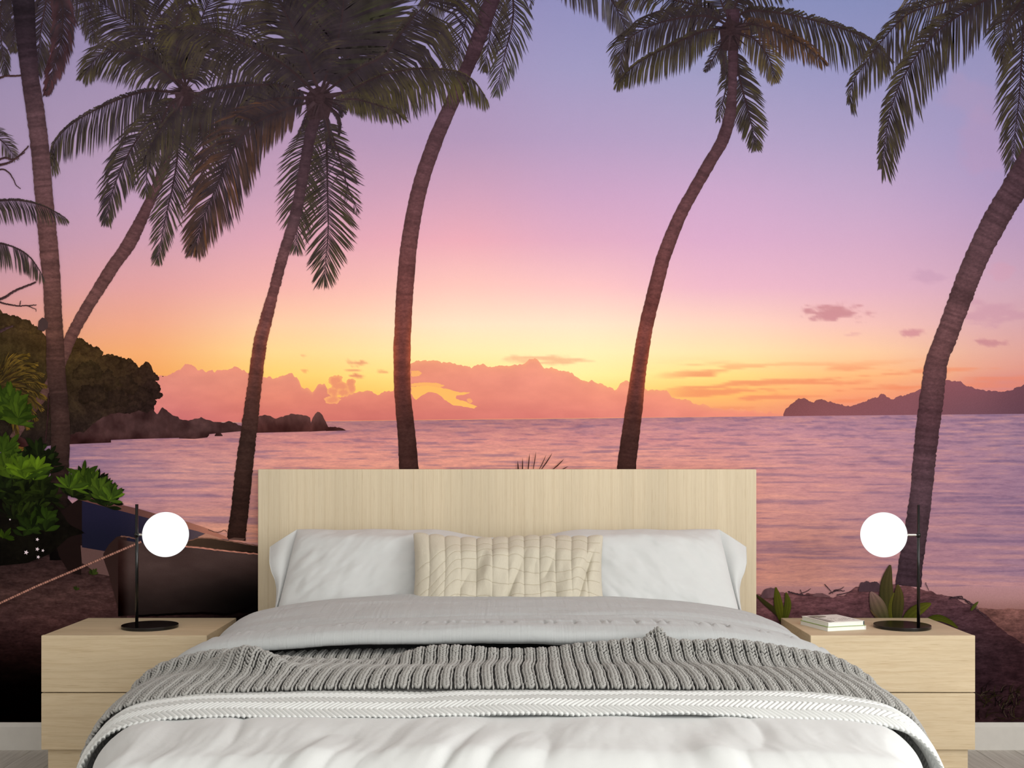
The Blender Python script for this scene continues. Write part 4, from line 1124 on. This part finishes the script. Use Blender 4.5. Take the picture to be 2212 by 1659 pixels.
# white duvet at the foot
W_SEC = [(0, .543), (.3, .543), (.6, .540), (.72, .535), (.796, .526), (.821, .517), (.842, .503), (.862, .484), (.879, .460), (.889, .43), (.903, .34), (.915, .24), (.92, .14)]
tt, x_, z_ = drape(W_SEC, 260)
qs = np.r_[np.linspace(0.62, 1.70, 60), np.linspace(1.705, 2.13, 110)]
ca = np.linspace(0, np.pi / 2, 40)[1:]
qd = np.r_[qs, 2.13 + 0.07 * np.sin(ca), 2.20 + 0.02 * np.linspace(0, 1, 60)[1:]]
zd = np.r_[0 * qs, 0.07 * (1 - np.cos(ca)), 0.07 + np.linspace(0, 0.36, 60)[1:]]
T_, Q_ = np.meshgrid(tt, qd, indexing='ij')
Zd = np.broadcast_to(zd, T_.shape)
top0 = .543
d1 = np.maximum(top0 - z_, 0)[:, None]
dropz = (d1 ** 2.4 + Zd ** 2.4) ** (1 / 2.4)
xx = np.broadcast_to(x_[:, None], T_.shape)
arc = Q_ + Zd
sgn = np.sign(xx)
# folds run towards the foot, leaning outward on each half
cf = xx - 0.30 * np.tanh((xx - 0.25) / 0.25) * (arc - 1.9)
fold = np.abs(vn(cf * 11 + 2.0 * fbm(xx * 3, arc * 3, 5, 2), arc * 2.2, 40) - 0.5) * 2
fold2 = fbm(cf * 20, arc * 4.0, 61, 3)
amp = sstep(1.86, 2.02, Q_) * 0.8 + 0.35
amp = amp * (0.55 + 0.75 * fbm(xx * 1.6, arc * 2.0, 77, 2))
amp = amp * (1 - 0.4 * sstep(0.1, 0.5, xx))
dsp = amp * (0.022 * (fold - 0.45) + 0.010 * (fold2 - 0.5))
# a soft crease at both foot corners
P = np.zeros(T_.shape + (3,))
P[..., 0] = (xx + np.sign(xx) * dsp * 0.3 * (d1 > 0.05)) * (1 - 0.085 * sstep(1.86, 2.12, Q_))
P[..., 1] = -(Q_ + dsp * sstep(0.02, 0.10, Zd))
P[..., 2] = np.maximum(top0 - dropz + dsp * sstep(0.12, 0.0, Zd), 0.03)
o = grid_obj('duvet', P, M['white_cotton'], uv=np.stack([T_, arc], -1))
tag(o, 'smooth white duvet with soft creases hanging over the foot of the bed', 'duvet')

# herringbone coverlet
H_SEC = [(0, .543), (.4, .542), (.65, .539), (.75, .533), (.835, .518), (.875, .497), (.902, .470), (.922, .440), (.936, .40), (.955, .30), (.97, .18)]
hp = profile([(1.60, .008), (1.65, .016), (1.70, .024), (1.755, .028), (1.81, .023), (1.85, .013), (1.876, .004), (1.874, .000), (1.85, -.0015), (1.81, -.002)], 150)
def tri(a): return np.abs((a % 2) - 1)
def herr(T_, Q_, A_):
    arc_end = hp[2][-1]
    bw = 0.031
    # wobble
    tw = T_ + 0.006 * (fbm(T_ * 6, A_ * 8, 3, 3) - .5)
    ph = (tw + tri((A_ + 0.01 * (fbm(T_ * 3, A_ * 2, 9, 2) - .5)) / bw) * 0.026) / 0.0122
    gd = np.abs((ph % 1.0) - 0.5) * 2
    rib = 1 - np.exp(-((1 - gd) / 0.24) ** 2) + 0.25 * (np.cos(np.pi * (ph - 0.5)) ** 2 - .5)
    edge = sstep(arc_end - 0.02, arc_end - 0.06, A_)
    soft = 0.010 * (fbm(T_ * 5, A_ * 6, 21, 3) - .5)
    wave = 0.016 * (fbm(T_ * 3.2, 0 * A_, 25, 3) - .5) * sstep(1.7, 1.85, Q_)
    return 0.0040 * (rib - 0.85) * edge + soft * edge + wave * edge
cloth('coverlet', H_SEC, 1450, hp, herr, 'herringbone', 'white quilted coverlet stitched in herringbone chevrons, folded below the knitted throw', 'coverlet')

# grey ribbed duvet folded back under the pillows
G_SEC = [(0, .600), (.3, .598), (.5, .590), (.66, .575), (.77, .556), (.82, .538), (.848, .515), (.862, .48), (.874, .42), (.90, .32), (.92, .2)]
gp_ = profile([(.40, .0), (.44, .026), (.52, .042), (.64, .050), (.80, .052), (.96, .046), (1.06, .042), (1.14, .050), (1.21, .056), (1.275, .055), (1.315, .044), (1.328, .026), (1.312, .012), (1.22, .006)], 200)
pin = [(-.80 + 0.052 * k + 0.018 * math.sin(k * 2.3), 0.012 + 0.02 * ((k * 7) % 5) / 5) for k in range(32)]
def greyd(T_, Q_, A_):
    wv = 0.03 * (fbm(T_ * 2.4, 0 * T_, 73, 3) - .5)
    soft = 0.022 * (fbm(T_ * 2.0, A_ * 5, 31, 3) - .5) + 0.012 * (fbm(T_ * 1.3 + 4, A_ * 14, 35, 3) - .5) - 0.009 * np.exp(-((Q_ - 1.0 - wv) / 0.022) ** 2) + 0.006 * np.exp(-((Q_ - 1.06 - wv) / 0.03) ** 2)
    fine = 0.0007 * (vn(T_ * 130, A_ * 5, 37) - .5)
    d = soft + fine
    for px_, s_ in pin:
        u = (T_ - px_); v = (Q_ - 1.20)
        m_ = np.exp(-(np.maximum(np.abs(v) - .0, 0) / 0.035) ** 2) * np.exp(-((u + 0.10 * np.abs(v)) / 0.0045) ** 2)
        d = d - 0.006 * m_ * (s_ / 0.03 + .3)
        d = d + 0.003 * np.exp(-(v / 0.05) ** 2) * np.exp(-((u - 0.012) / 0.012) ** 2)
    d = d - 0.006 * np.exp(-((Q_ - 1.185 - 0.015 * (fbm(T_ * 4, 0 * T_, 71, 3) - .5)) / 0.016) ** 2)
    wave = 0.012 * (fbm(T_ * 3.5, 0 * A_, 55, 3) - .5) * sstep(1.2, 1.33, Q_)
    edge = sstep(0.40, 0.5, Q_)
    return (d * sstep(1.36, 1.30, Q_) + wave) * edge
cloth('bedspread', G_SEC, 500, gp_, greyd, 'grey_ribbed', 'light grey finely ribbed bedspread folded back below the pillows', 'bedspread')

# chunky knitted throw: every stitch is real yarn geometry on a draped base
K_SEC = [(0, .580), (.4, .578), (.66, .568), (.78, .556), (.86, .540), (.905, .518), (.933, .49), (.956, .45), (.975, .40), (.995, .32), (1.005, .2)]
kp = profile([(1.22, -.004), (1.30, -.002), (1.345, .006), (1.378, .026), (1.41, .028), (1.442, .012), (1.49, .006), (1.57, .012), (1.65, .010), (1.69, .006), (1.725, -.001), (1.738, -.007)], 110)
def knitd(T_, Q_, A_):
    ruff = 0.080 * (fbm(T_ * 2.6 + 3, 0 * T_, 81, 3) - 0.52) * np.exp(-((Q_ - 1.395 - 0.05 * (fbm(T_ * 1.7, 0 * T_, 83, 2) - .5)) / 0.045) ** 2)
    left = 0.055 * np.exp(-((T_ + 0.64) / 0.09) ** 2) * np.exp(-((Q_ - 1.52 - 0.45 * (T_ + .64)) / 0.05) ** 2) - 0.008 * np.exp(-((T_ + 0.72) / 0.07) ** 2) * np.exp(-((Q_ - 1.66) / 0.04) ** 2)
    tuft = 0.050 * np.exp(-((T_ - 0.385) / 0.030) ** 2) * np.exp(-((Q_ - 1.36) / 0.022) ** 2)
    sf = 0.012 * (fbm(T_ * 4, A_ * 7, 85, 3) - .5)
    return (ruff + left + tuft + sf) * sstep(1.26, 1.33, Q_) * (0.15 + 0.85 * sstep(1.74, 1.63, Q_))
tt, x_, z_ = drape(K_SEC, 420)
nx_, nz_ = sec_normal(x_, z_)
q_, lf_, arc_ = kp
T_, A_ = np.meshgrid(tt, arc_, indexing='ij')
Qb = np.broadcast_to(q_, T_.shape) + 0.012 * (fbm(T_ * 5, 0 * T_, 87, 3) - .5) * sstep(1.55, 1.75, np.broadcast_to(q_, T_.shape))
Lf = np.broadcast_to(lf_, T_.shape) + knitd(T_, Qb, A_)
B = np.zeros(T_.shape + (3,))
B[..., 0] = x_[:, None] + nx_[:, None] * Lf
B[..., 1] = -Qb
B[..., 2] = z_[:, None] + nz_[:, None] * Lf
dT = np.gradient(B, axis=0); dT /= np.linalg.norm(dT, axis=-1, keepdims=True)
dA = np.gradient(B, axis=1); dA /= np.linalg.norm(dA, axis=-1, keepdims=True)
NN = np.cross(dT, dA); NN /= np.linalg.norm(NN, axis=-1, keepdims=True)
if NN[420, 40, 2] < 0: NN = -NN
tmax, amax = tt[-1], arc_[-1]
def sample(Fld, t_, a_):
    u = (t_ + tmax) / (2 * tmax) * (len(tt) - 1); v = a_ / amax * (len(arc_) - 1)
    i = np.clip(u.astype(int), 0, len(tt) - 2); j = np.clip(v.astype(int), 0, len(arc_) - 2)
    fu, fv = (u - i)[:, None], (v - j)[:, None]
    return (Fld[i, j] * (1 - fu) + Fld[i + 1, j] * fu) * (1 - fv) + (Fld[i, j + 1] * (1 - fu) + Fld[i + 1, j + 1] * fu) * fv
# unit stitch: low ellipsoid
nseg, nring = 6, 4
sv = [(0, 0, -1.0)]
for r_ in range(1, nring):
    ph = -np.pi / 2 + np.pi * r_ / nring
    for s_ in range(nseg):
        sv.append((math.cos(ph) * math.cos(2 * np.pi * s_ / nseg), math.cos(ph) * math.sin(2 * np.pi * s_ / nseg), math.sin(ph)))
sv.append((0, 0, 1.0))
SV = np.array(sv)
sfq, sft = [], []
for s_ in range(nseg):
    sft.append((0, 1 + (s_ + 1) % nseg, 1 + s_))
    o_ = 1 + (nring - 2) * nseg
    sft.append((len(sv) - 1, o_ + s_, o_ + (s_ + 1) % nseg))
    for r_ in range(nring - 2):
        a_ = 1 + r_ * nseg
        sfq.append((a_ + s_, a_ + (s_ + 1) % nseg, a_ + nseg + (s_ + 1) % nseg, a_ + nseg + s_))
sfq, sft = np.array(sfq), np.array(sft)
PER = 0.0315
ncol = int(2 * tmax / PER)
pitch = 0.0086
nrow = int(amax / pitch)
tc, ta, tang, tl, tw_, th = [], [], [], [], [], []
for c_ in range(ncol):
    t0 = -tmax + (c_ + .5) * PER
    for r_ in range(nrow):
        a0 = (r_ + .5) * pitch
        for off, ang_, L_, W_, Hh in ((-0.0040, 0.58, .0082, .0036, .0072), (0.0040, -0.58, .0082, .0036, .0072), (-0.0108, 0.08, .0070, .0025, .0056), (0.0118, -0.08, .0070, .0025, .0056)):
            tc.append(t0 + off); ta.append(a0 + (0.004 if off > .01 else 0)); tang.append(ang_); tl.append(L_); tw_.append(W_); th.append(Hh)
tc, ta, tang, tl, tw_, th = map(np.array, (tc, ta, tang, tl, tw_, th))
# columns sway sideways along the throw and lean out at its sides
sway = tc * 0.16 * (ta - amax * .5) + 0.020 * (fbm(tc * 2.2, ta * 5, 95, 2) - .5)
tcs = np.clip(tc + sway + rng.normal(0, .0006, len(tc)), -tmax + .001, tmax - .001)
ta = np.clip(ta + rng.normal(0, .0006, len(ta)), 0.0005, amax - .0005)
C0, E1, E2, E3 = sample(B, tcs, ta), sample(dT, tcs, ta), sample(dA, tcs, ta), sample(NN, tcs, ta)
ca_, sa_ = np.cos(tang)[:, None], np.sin(tang)[:, None]
U_ = E1 * ca_ - E2 * sa_      # across yarn
A2 = E1 * sa_ + E2 * ca_      # along yarn
keep = C0[:, 2] > 0.10
C0, U_, A2, E3, tl, tw_, th = [v[keep] for v in (C0, U_, A2, E3, tl, tw_, th)]
ctr = C0 + E3 * (th * 0.35)[:, None]
VV = ctr[:, None, :] + SV[None, :, 0:1] * (U_ * tw_[:, None])[:, None, :] + SV[None, :, 1:2] * (E3 * th[:, None])[:, None, :] + SV[None, :, 2:3] * (A2 * tl[:, None])[:, None, :]
nS, nV = VV.shape[:2]
offs = (np.arange(nS) * nV)[:, None, None]
FQ = (sfq[None] + offs).reshape(-1, 4)
FT = (sft[None] + offs).reshape(-1, 3)
throw = empty('knitted_throw', (0, -1.45, 0.58), 'chunky grey cable-knit throw lying rumpled across the bed', 'throw')
# base web below the stitches (a little lower, and coloured darker to paint shade into the gaps)
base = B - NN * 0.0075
grid_obj('gap_shade_web', base, M['knit_gap_shade'], throw, uv=np.stack([T_, A_], -1))
so = mesh_np('stitches', VV.reshape(-1, 3), [FQ, FT], M['knit'], throw, uv=np.repeat(np.stack([tcs[keep], ta[keep]], 1), nV, 0) + np.tile(SV[:, :2] * .01, (nS, 1)), smooth=True)
so['kind'] = 'stuff'

# ------------------------------------------------------------------ pillows
def S(px, py, q):
    s = F_PX / (D - q)
    return np.array([(px - VX) / s, -q, H - (py - VY) / s])

def pillow(name, side, label):
    """side -1 left, +1 right; u 0 = open flange end (outer), 1 = inner end"""
    root = empty(name, (side * .42, -.35, .5), label, 'pillow', 'white bed pillows')
    nu, nv = 150, 90
    u = np.linspace(0, 1, nu); v = np.linspace(0, 1, nv)
    U, Vv = np.meshgrid(u, v, indexing='ij')
    # outline in the pillow plane: outer seam slightly sloping, top edge flat then falling away inward
    xo = 0.752 + 0.052 * (1 - Vv) ** 1.1
    xi = 0.035 - 0.02 * (4 * Vv * (1 - Vv))
    Xa = xo * (1 - U) + xi * U
    topz = 0.845 - 0.030 * sstep(0.62, 1.0, U) ** 1.3 + 0.004 * np.sin(U * 20) * 0.4
    botz = 0.50
    Hh = botz + (topz - botz) * Vv
    Qp = 0.44 - 0.19 * Vv
    e = np.clip((1 - (2 * Vv - 1) ** 4), 0, 1) ** 0.5 * np.clip(1 - np.abs(2 * U - 1) ** 5, 0, 1) ** 0.5
    asym = 0.75 + 0.25 * sstep(0, .35, U)
    th_ = 0.105 * e * asym
    wr = 0.010 * (fbm(U * 9 - Vv * 3.0, Vv * 4, 12 + int(side), 3) - .5) * 2
    low = np.abs(vn(U * 10 - Vv * 3.2, Vv * 1.6, 19) - .5) * 2
    wr = wr + 0.016 * (low - .5) * sstep(.62, .1, Vv) * sstep(0.02, .12, U)
    wr = wr + 0.004 * np.sin(U * 60 + 5 * Vv) * sstep(.9, 1.0, Vv)
    wr = wr * np.clip(e * 1.6, 0, 1)
    nrm = np.array([0, -0.88, 0.47])
    faces = []
    for fb, k in (('front', 1.0), ('back', -0.55)):
        P = np.zeros(U.shape + (3,))
        P[..., 0] = side * Xa
        P[..., 1] = -Qp + nrm[1] * (th_ * k + wr * (k > 0))
        P[..., 2] = Hh + nrm[2] * (th_ * k + wr * (k > 0)) * (1 - 0.6 * sstep(.8, 1, Vv))
        faces.append(P)
    V_ = np.vstack([faces[0].reshape(-1, 3), faces[1].reshape(-1, 3)])
    f1 = grid_faces(nu, nv); f2 = grid_faces(nu, nv, nu * nv)[:, ::-1]
    uvv = np.stack([U * .75, Vv * .5], -1).reshape(-1, 2)
    mesh_np('case', V_, np.vstack([f1, f2]) if side < 0 else np.vstack([f1[:, ::-1], f2[:, ::-1]]), M['white_cotton'], root, uv=np.vstack([uvv, uvv]), smooth=True)
    # open flange beyond the seam
    nf, nh = 22, 90
    a = np.linspace(0, 1, nf); b_ = np.linspace(0, 1, nh)
    A, Bv = np.meshgrid(a, b_, indexing='ij')
    seamx = 0.752 + 0.052 * (1 - Bv) ** 1.1
    xs_out = np.interp(Bv, [0, .10, .2, .35, .5, .6, .68, .80, 1.0], [.806, .803, .801, .802, .806, .814, .826, .838, .848])
    X_ = seamx * (1 - A) + xs_out * A
    Z_ = (0.50 + 0.345 * Bv) - A * (0.050 * Bv ** 2.0 + 0.012) + 0 * A
    Qf = 0.44 - 0.19 * Bv + 0.018 * np.sin(A * np.pi) + 0.012 * np.sin(Bv * 9 + 1) * A + 0.010 * A
    P = np.stack([side * X_, -Qf, Z_], -1)
    P2 = P + np.array([0, 0.006, 0.0])
    V_ = np.vstack([P.reshape(-1, 3), P2.reshape(-1, 3)])
    uvf = np.stack([A * .08, Bv * .5], -1).reshape(-1, 2)
    # close the rim
    e1 = np.arange(nh - 1) + (nf - 1) * nh
    rimf = np.stack([e1, e1 + 1, e1 + 1 + nf * nh, e1 + nf * nh], 1)
    e2 = (np.arange(nf - 1) * nh) + nh - 1
    rimt = np.stack([e2, e2 + nh, e2 + nh + nf * nh, e2 + nf * nh], 1)
    ff = np.vstack([grid_faces(nf, nh), grid_faces(nf, nh, nf * nh)[:, ::-1], rimf, rimt])
    mesh_np('flange', V_, ff, M['white_cotton'], root, uv=np.vstack([uvf, uvf]), smooth=True)
pillow('pillow', -1, 'white pillow on the left half of the bed, against the headboard')
pillow('pillow', 1, 'white pillow on the right half of the bed, against the headboard')

# beige lumbar cushion with twelve stitched channels
cu = empty('lumbar_cushion', (0, -.5, .55), 'long beige linen cushion quilted in upright channels, in front of the two pillows', 'cushion')
nu, nv = 430, 130
u = np.linspace(-1, 1, nu); v = np.linspace(0, 1, nv)
U, Vv = np.meshgrid(u, v, indexing='ij')
chb = np.linspace(-1, 1, 13)
ci = np.clip(((U + 1) / 2 * 12).astype(int), 0, 11)
cl_ = (U + 1) / 2 * 12 - ci
scal = np.sqrt(np.clip(1 - (2 * cl_ - 1) ** 2, 0, 1))
Xc = U * (0.324 - 0.012 * np.sin(np.pi * Vv) * 1.0) + 0.0005
topc = 0.8245 + 0.0085 * scal + 0.010 * np.abs(U) ** 3 + 0.004 * np.sin(U * 5)
Zc = 0.54 + (topc - 0.54) * Vv
Qc = 0.60 - 0.185 * Vv
e = np.clip(1 - (2 * Vv - 1) ** 4, 0, 1) ** .5 * np.clip(1 - np.abs(U) ** 6, 0, 1) ** .5
thk = 0.062 * e
rib = 0.0050 * (scal ** .8 - .6) * np.clip(e * 2, 0, 1)
cfold = np.abs(vn(U * 5.5 - Vv * 1.8, Vv * 1.4, 66) - .5) * 2
fo = 0.030 * (cfold - .5) * sstep(.95, .5, Vv) * sstep(-.75, -.3, U) + 0.008 * (fbm(U * 7, Vv * 3, 67, 3) - .5)
# stitched cross lines
grv = np.zeros_like(U)
line_v = []
for k in range(8):
    yk = 0.93 - 0.125 * k + 0.10 * (-U) * 0 + 0.03 * np.sin(U * 4 + k) - 0.42 * sstep(-.45, -1.05, U) + 0.012 * np.sin(U * 19)
    line_v.append(yk)
    grv = np.maximum(grv, np.exp(-((Vv - yk) / 0.008) ** 2))
tot = thk + (rib + fo * np.clip(e * 1.4, 0, 1)) - 0.0013 * grv * np.clip(e * 2, 0, 1)
nrm = np.array([0, -.86, .5])
Pf = np.stack([Xc, -Qc + nrm[1] * tot, Zc + nrm[2] * tot * (1 - .95 * sstep(.7, 1, Vv))], -1)
Pb = np.stack([Xc, -Qc - nrm[1] * thk * .55, Zc - nrm[2] * thk * .55 * (1 - .7 * sstep(.75, 1, Vv))], -1)
uvv = np.stack([Xc, Vv * .3], -1).reshape(-1, 2)
mesh_np('cover', np.vstack([Pf.reshape(-1, 3), Pb.reshape(-1, 3)]), np.vstack([grid_faces(nu, nv), grid_faces(nu, nv, nu * nv)[:, ::-1]]), M['linen'], cu, uv=np.vstack([uvv, uvv]), smooth=True)
# dashed stitching laid on the cover
V_, F_ = [], []
for k, yk in enumerate(line_v):
    yv = yk[:, 0]
    for i in range(4, nu - 6, 3):
        if not (0.03 < yv[i] < .985): continue
        if abs(U[i, 0]) > .97: continue
        j = yv[i] * (nv - 1); j0 = int(j); j1 = min(j0 + 1, nv - 1); fj = j - j0
        jn = yv[i + 2] * (nv - 1); jn0 = int(np.clip(jn, 0, nv - 2)); fjn = jn - jn0
        p0 = Pf[i, j0] * (1 - fj) + Pf[i, j1] * fj
        p1 = Pf[i + 2, jn0] * (1 - fjn) + Pf[i + 2, jn0 + 1] * fjn
        up_ = np.array([0, -.0009, .00045])
        off = nrm * 0.0009
        b0 = len(V_)
        V_ += [p0 + off - np.array([0, 0, .0006]), p1 + off - np.array([0, 0, .0006]), p1 + off + np.array([0, 0, .0006]), p0 + off + np.array([0, 0, .0006])]
        F_.append((b0, b0 + 1, b0 + 2, b0 + 3))
so = mesh_np('stitching', np.array(V_), np.array(F_), M['thread'], cu)
so['kind'] = 'stuff'

# ------------------------------------------------------------------ nightstands
def nightstand(x0, x1, label):
    root = empty('nightstand', ((x0 + x1) / 2, -.235, 0), label, 'nightstand', 'oak nightstands beside the bed')
    qf = 0.452
    bm_obj('body', bm_box(x0 + .002, x1 - .002, -qf + .019, -.02, .111, .498, .0015, 2), M['oak_h'], root)
    bm_obj('drawer', bm_box(x0, x1, -qf, -qf + .0186, .3062, .4985, .0022, 2), M['oak_h'], root)
    bm_obj('drawer', bm_box(x0, x1, -qf, -qf + .0186, .111, .3028, .0022, 2), M['oak_h'], root)
    bm_obj('plinth', bm_box(x0 + .016, x1 - .018, -qf + .018, -.03, 0, .1105, .001, 1), M['oak_h'], root)
nightstand(-1.581, -1.020, 'oak two-drawer nightstand left of the bed, holding only a lamp')
nightstand(1.024, 1.582, 'oak two-drawer nightstand right of the bed, holding a lamp and two books')

# ------------------------------------------------------------------ lamps
def lamp(bx, bq, px, pq, gx, gq, ztop, zc, label):
    z0 = .498
    root = empty('table_lamp', (bx, -bq, z0), label, 'lamp', 'globe table lamps')
    b = bmesh.new()
    bm_cyl((bx, -bq, z0), (bx, -bq, z0 + .0115), .0978, seg=96, bm=b)
    es = [e_ for e_ in b.edges if len(e_.link_faces) == 2 and abs(e_.calc_face_angle(0)) > 1]
    bmesh.ops.bevel(b, geom=es, offset=.0012, segments=2, affect='EDGES', profile=.5)
    bm_obj('base', b, M['black_metal'], root)
    b = bm_cyl((px, -pq, z0 + .0115), (px, -pq, ztop), .0055, seg=32)
    bm_obj('pole', b, M['black_metal'], root, True)
    b = bm_cyl((px, -pq, zc - .0065), (px, -pq, zc + .0065), .0088, seg=32)
    bm_obj('clamp', b, M['black_metal'], root, True)
    Rg = .0787
    g_ = Vector((gx, -gq, zc - .0005)); p_ = Vector((px, -pq, zc))
    d = (g_ - p_).normalized()
    e1 = g_ - d * (Rg - .002)
    b = bm_cyl(p_ + d * .007, p_ + d * ((e1 - p_).length - .006), .0046, seg=24)
    bm_cyl(e1 - d * .008, e1, .0034, .0034, 24, bm=b)
    cpl = bm_obj('connector', b, M['chrome'], root)
    for k in range(3):
        c = e1 - d * .0005
        a = k * 2.094 + .5
        side_ = d.orthogonal().normalized()
        off = (Matrix.Rotation(a, 3, d) @ side_) * .0085
        bm_obj('screw', bm_cyl(c + off - d * .003, c + off + d * .003, .0018, seg=12), M['chrome'], cpl)
    b = bmesh.new()
    bmesh.ops.create_uvsphere(b, u_segments=64, v_segments=40, radius=Rg, matrix=Matrix.Translation(g_))
    bm_obj('globe', b, M['opal'], root, True)
    return root
lamp(-1.270, .266, -1.2957, .332, -1.199, .318, .938, .832, 'black globe lamp on the nightstand left of the bed, globe turned right')
lamp(1.398, .266, 1.4322, .332, 1.3155, .318, .9355, .831, 'black globe lamp on the nightstand right of the bed beside the books, globe turned left')

# ------------------------------------------------------------------ books
def book(ox, oq, ang, Wd, Ln, z0, th_, label, top):
    root = empty('book', (ox, -oq, z0), label, 'book', 'books on the right nightstand')
    ca_, sa_ = math.cos(ang), math.sin(ang)
    def place(b):
        for v_ in b.verts:
            x, y = v_.co.x, v_.co.y
            v_.co.x, v_.co.y = ox + x * ca_ - y * sa_, -oq + x * sa_ + y * ca_
            v_.co.z += z0
        return b
    c = .0012
    bm_obj('pages', place(bm_box(.0018, Wd - .003, .002, Ln - .002, c, th_ - c)), M['paper'], root)
    bm_obj('cover', place(bm_box(0, Wd, 0, Ln, th_ - c, th_, .0003, 1)), M[top], root)
    bm_obj('cover', place(bm_box(0, Wd, 0, Ln, 0, c, .0003, 1)), M['cover_white'], root)
    sp = bm_obj('spine', place(bm_box(Wd - .0028, Wd + .0004, 0, Ln, c * .5, th_ - c * .5, .0004, 1)), M['cover_dark' if top == 'cover_white' else 'cover_white'], root)
    sp['label'] = 'dark slate spine' if top == 'cover_white' else 'pale spine'
    return root, place
AN = R(17.2)
book(1.108, .358, AN, .154, .178, .498, .0150, 'lower of the two stacked books on the right nightstand, green edged cover', 'cover_green')
rt, place = book(1.1118, .352, AN, .145, .172, .513, .0155, 'upper of the two stacked books on the right nightstand, white printed cover', 'cover_white')
zt = .0156
def ink(x0, x1, y0, y1, mat, nm='cover_print'):
    return bm_obj(nm, place(bm_box(x0, x1, y0, y1, zt - .0001, zt + .00015)), M[mat], rt)
ink(.008, .020, .004, .150, 'ink_dark')
ink(.0245, .0262, .004, .150, 'ink_grey')
ink(.030, .0345, .012, .150, 'ink_dark')
b = bmesh.new()
bm_cyl((.040, .138, zt - .0001), (.040, .138, zt + .00025), .026, seg=40, bm=b)
for v_ in b.verts: v_.co.x = .046 + (v_.co.x - .04) * 1.15
bm_obj('cover_print', place(b), M['ink_grey'], rt)
b = bmesh.new()
rr = np.random.default_rng(5)
for row, (y0, hgt) in enumerate(((.030, .013), (.056, .013), (.082, .008))):
    x = .052
    while x < .132:
        w_ = .005 + .004 * rr.random()
        if rr.random() > .18:
            bm_box(x, x + .0018, y0, y0 + hgt, zt - .0001, zt + .0001, bm=b)
            if rr.random() > .4: bm_box(x, x + w_ * .8, y0 + hgt - .0022, y0 + hgt, zt - .0001, zt + .0001, bm=b)
            if rr.random() > .5: bm_box(x, x + w_ * .8, y0, y0 + .0022, zt - .0001, zt + .0001, bm=b)
            if rr.random() > .5: bm_box(x + w_ * .65, x + w_ * .85, y0, y0 + hgt, zt - .0001, zt + .0001, bm=b)
        x += w_ + .0022
o = bm_obj('cover_lettering', place(b), M['ink_grey'], rt)

for o in bpy.data.objects:
    if '_loc' in o: del o['_loc']
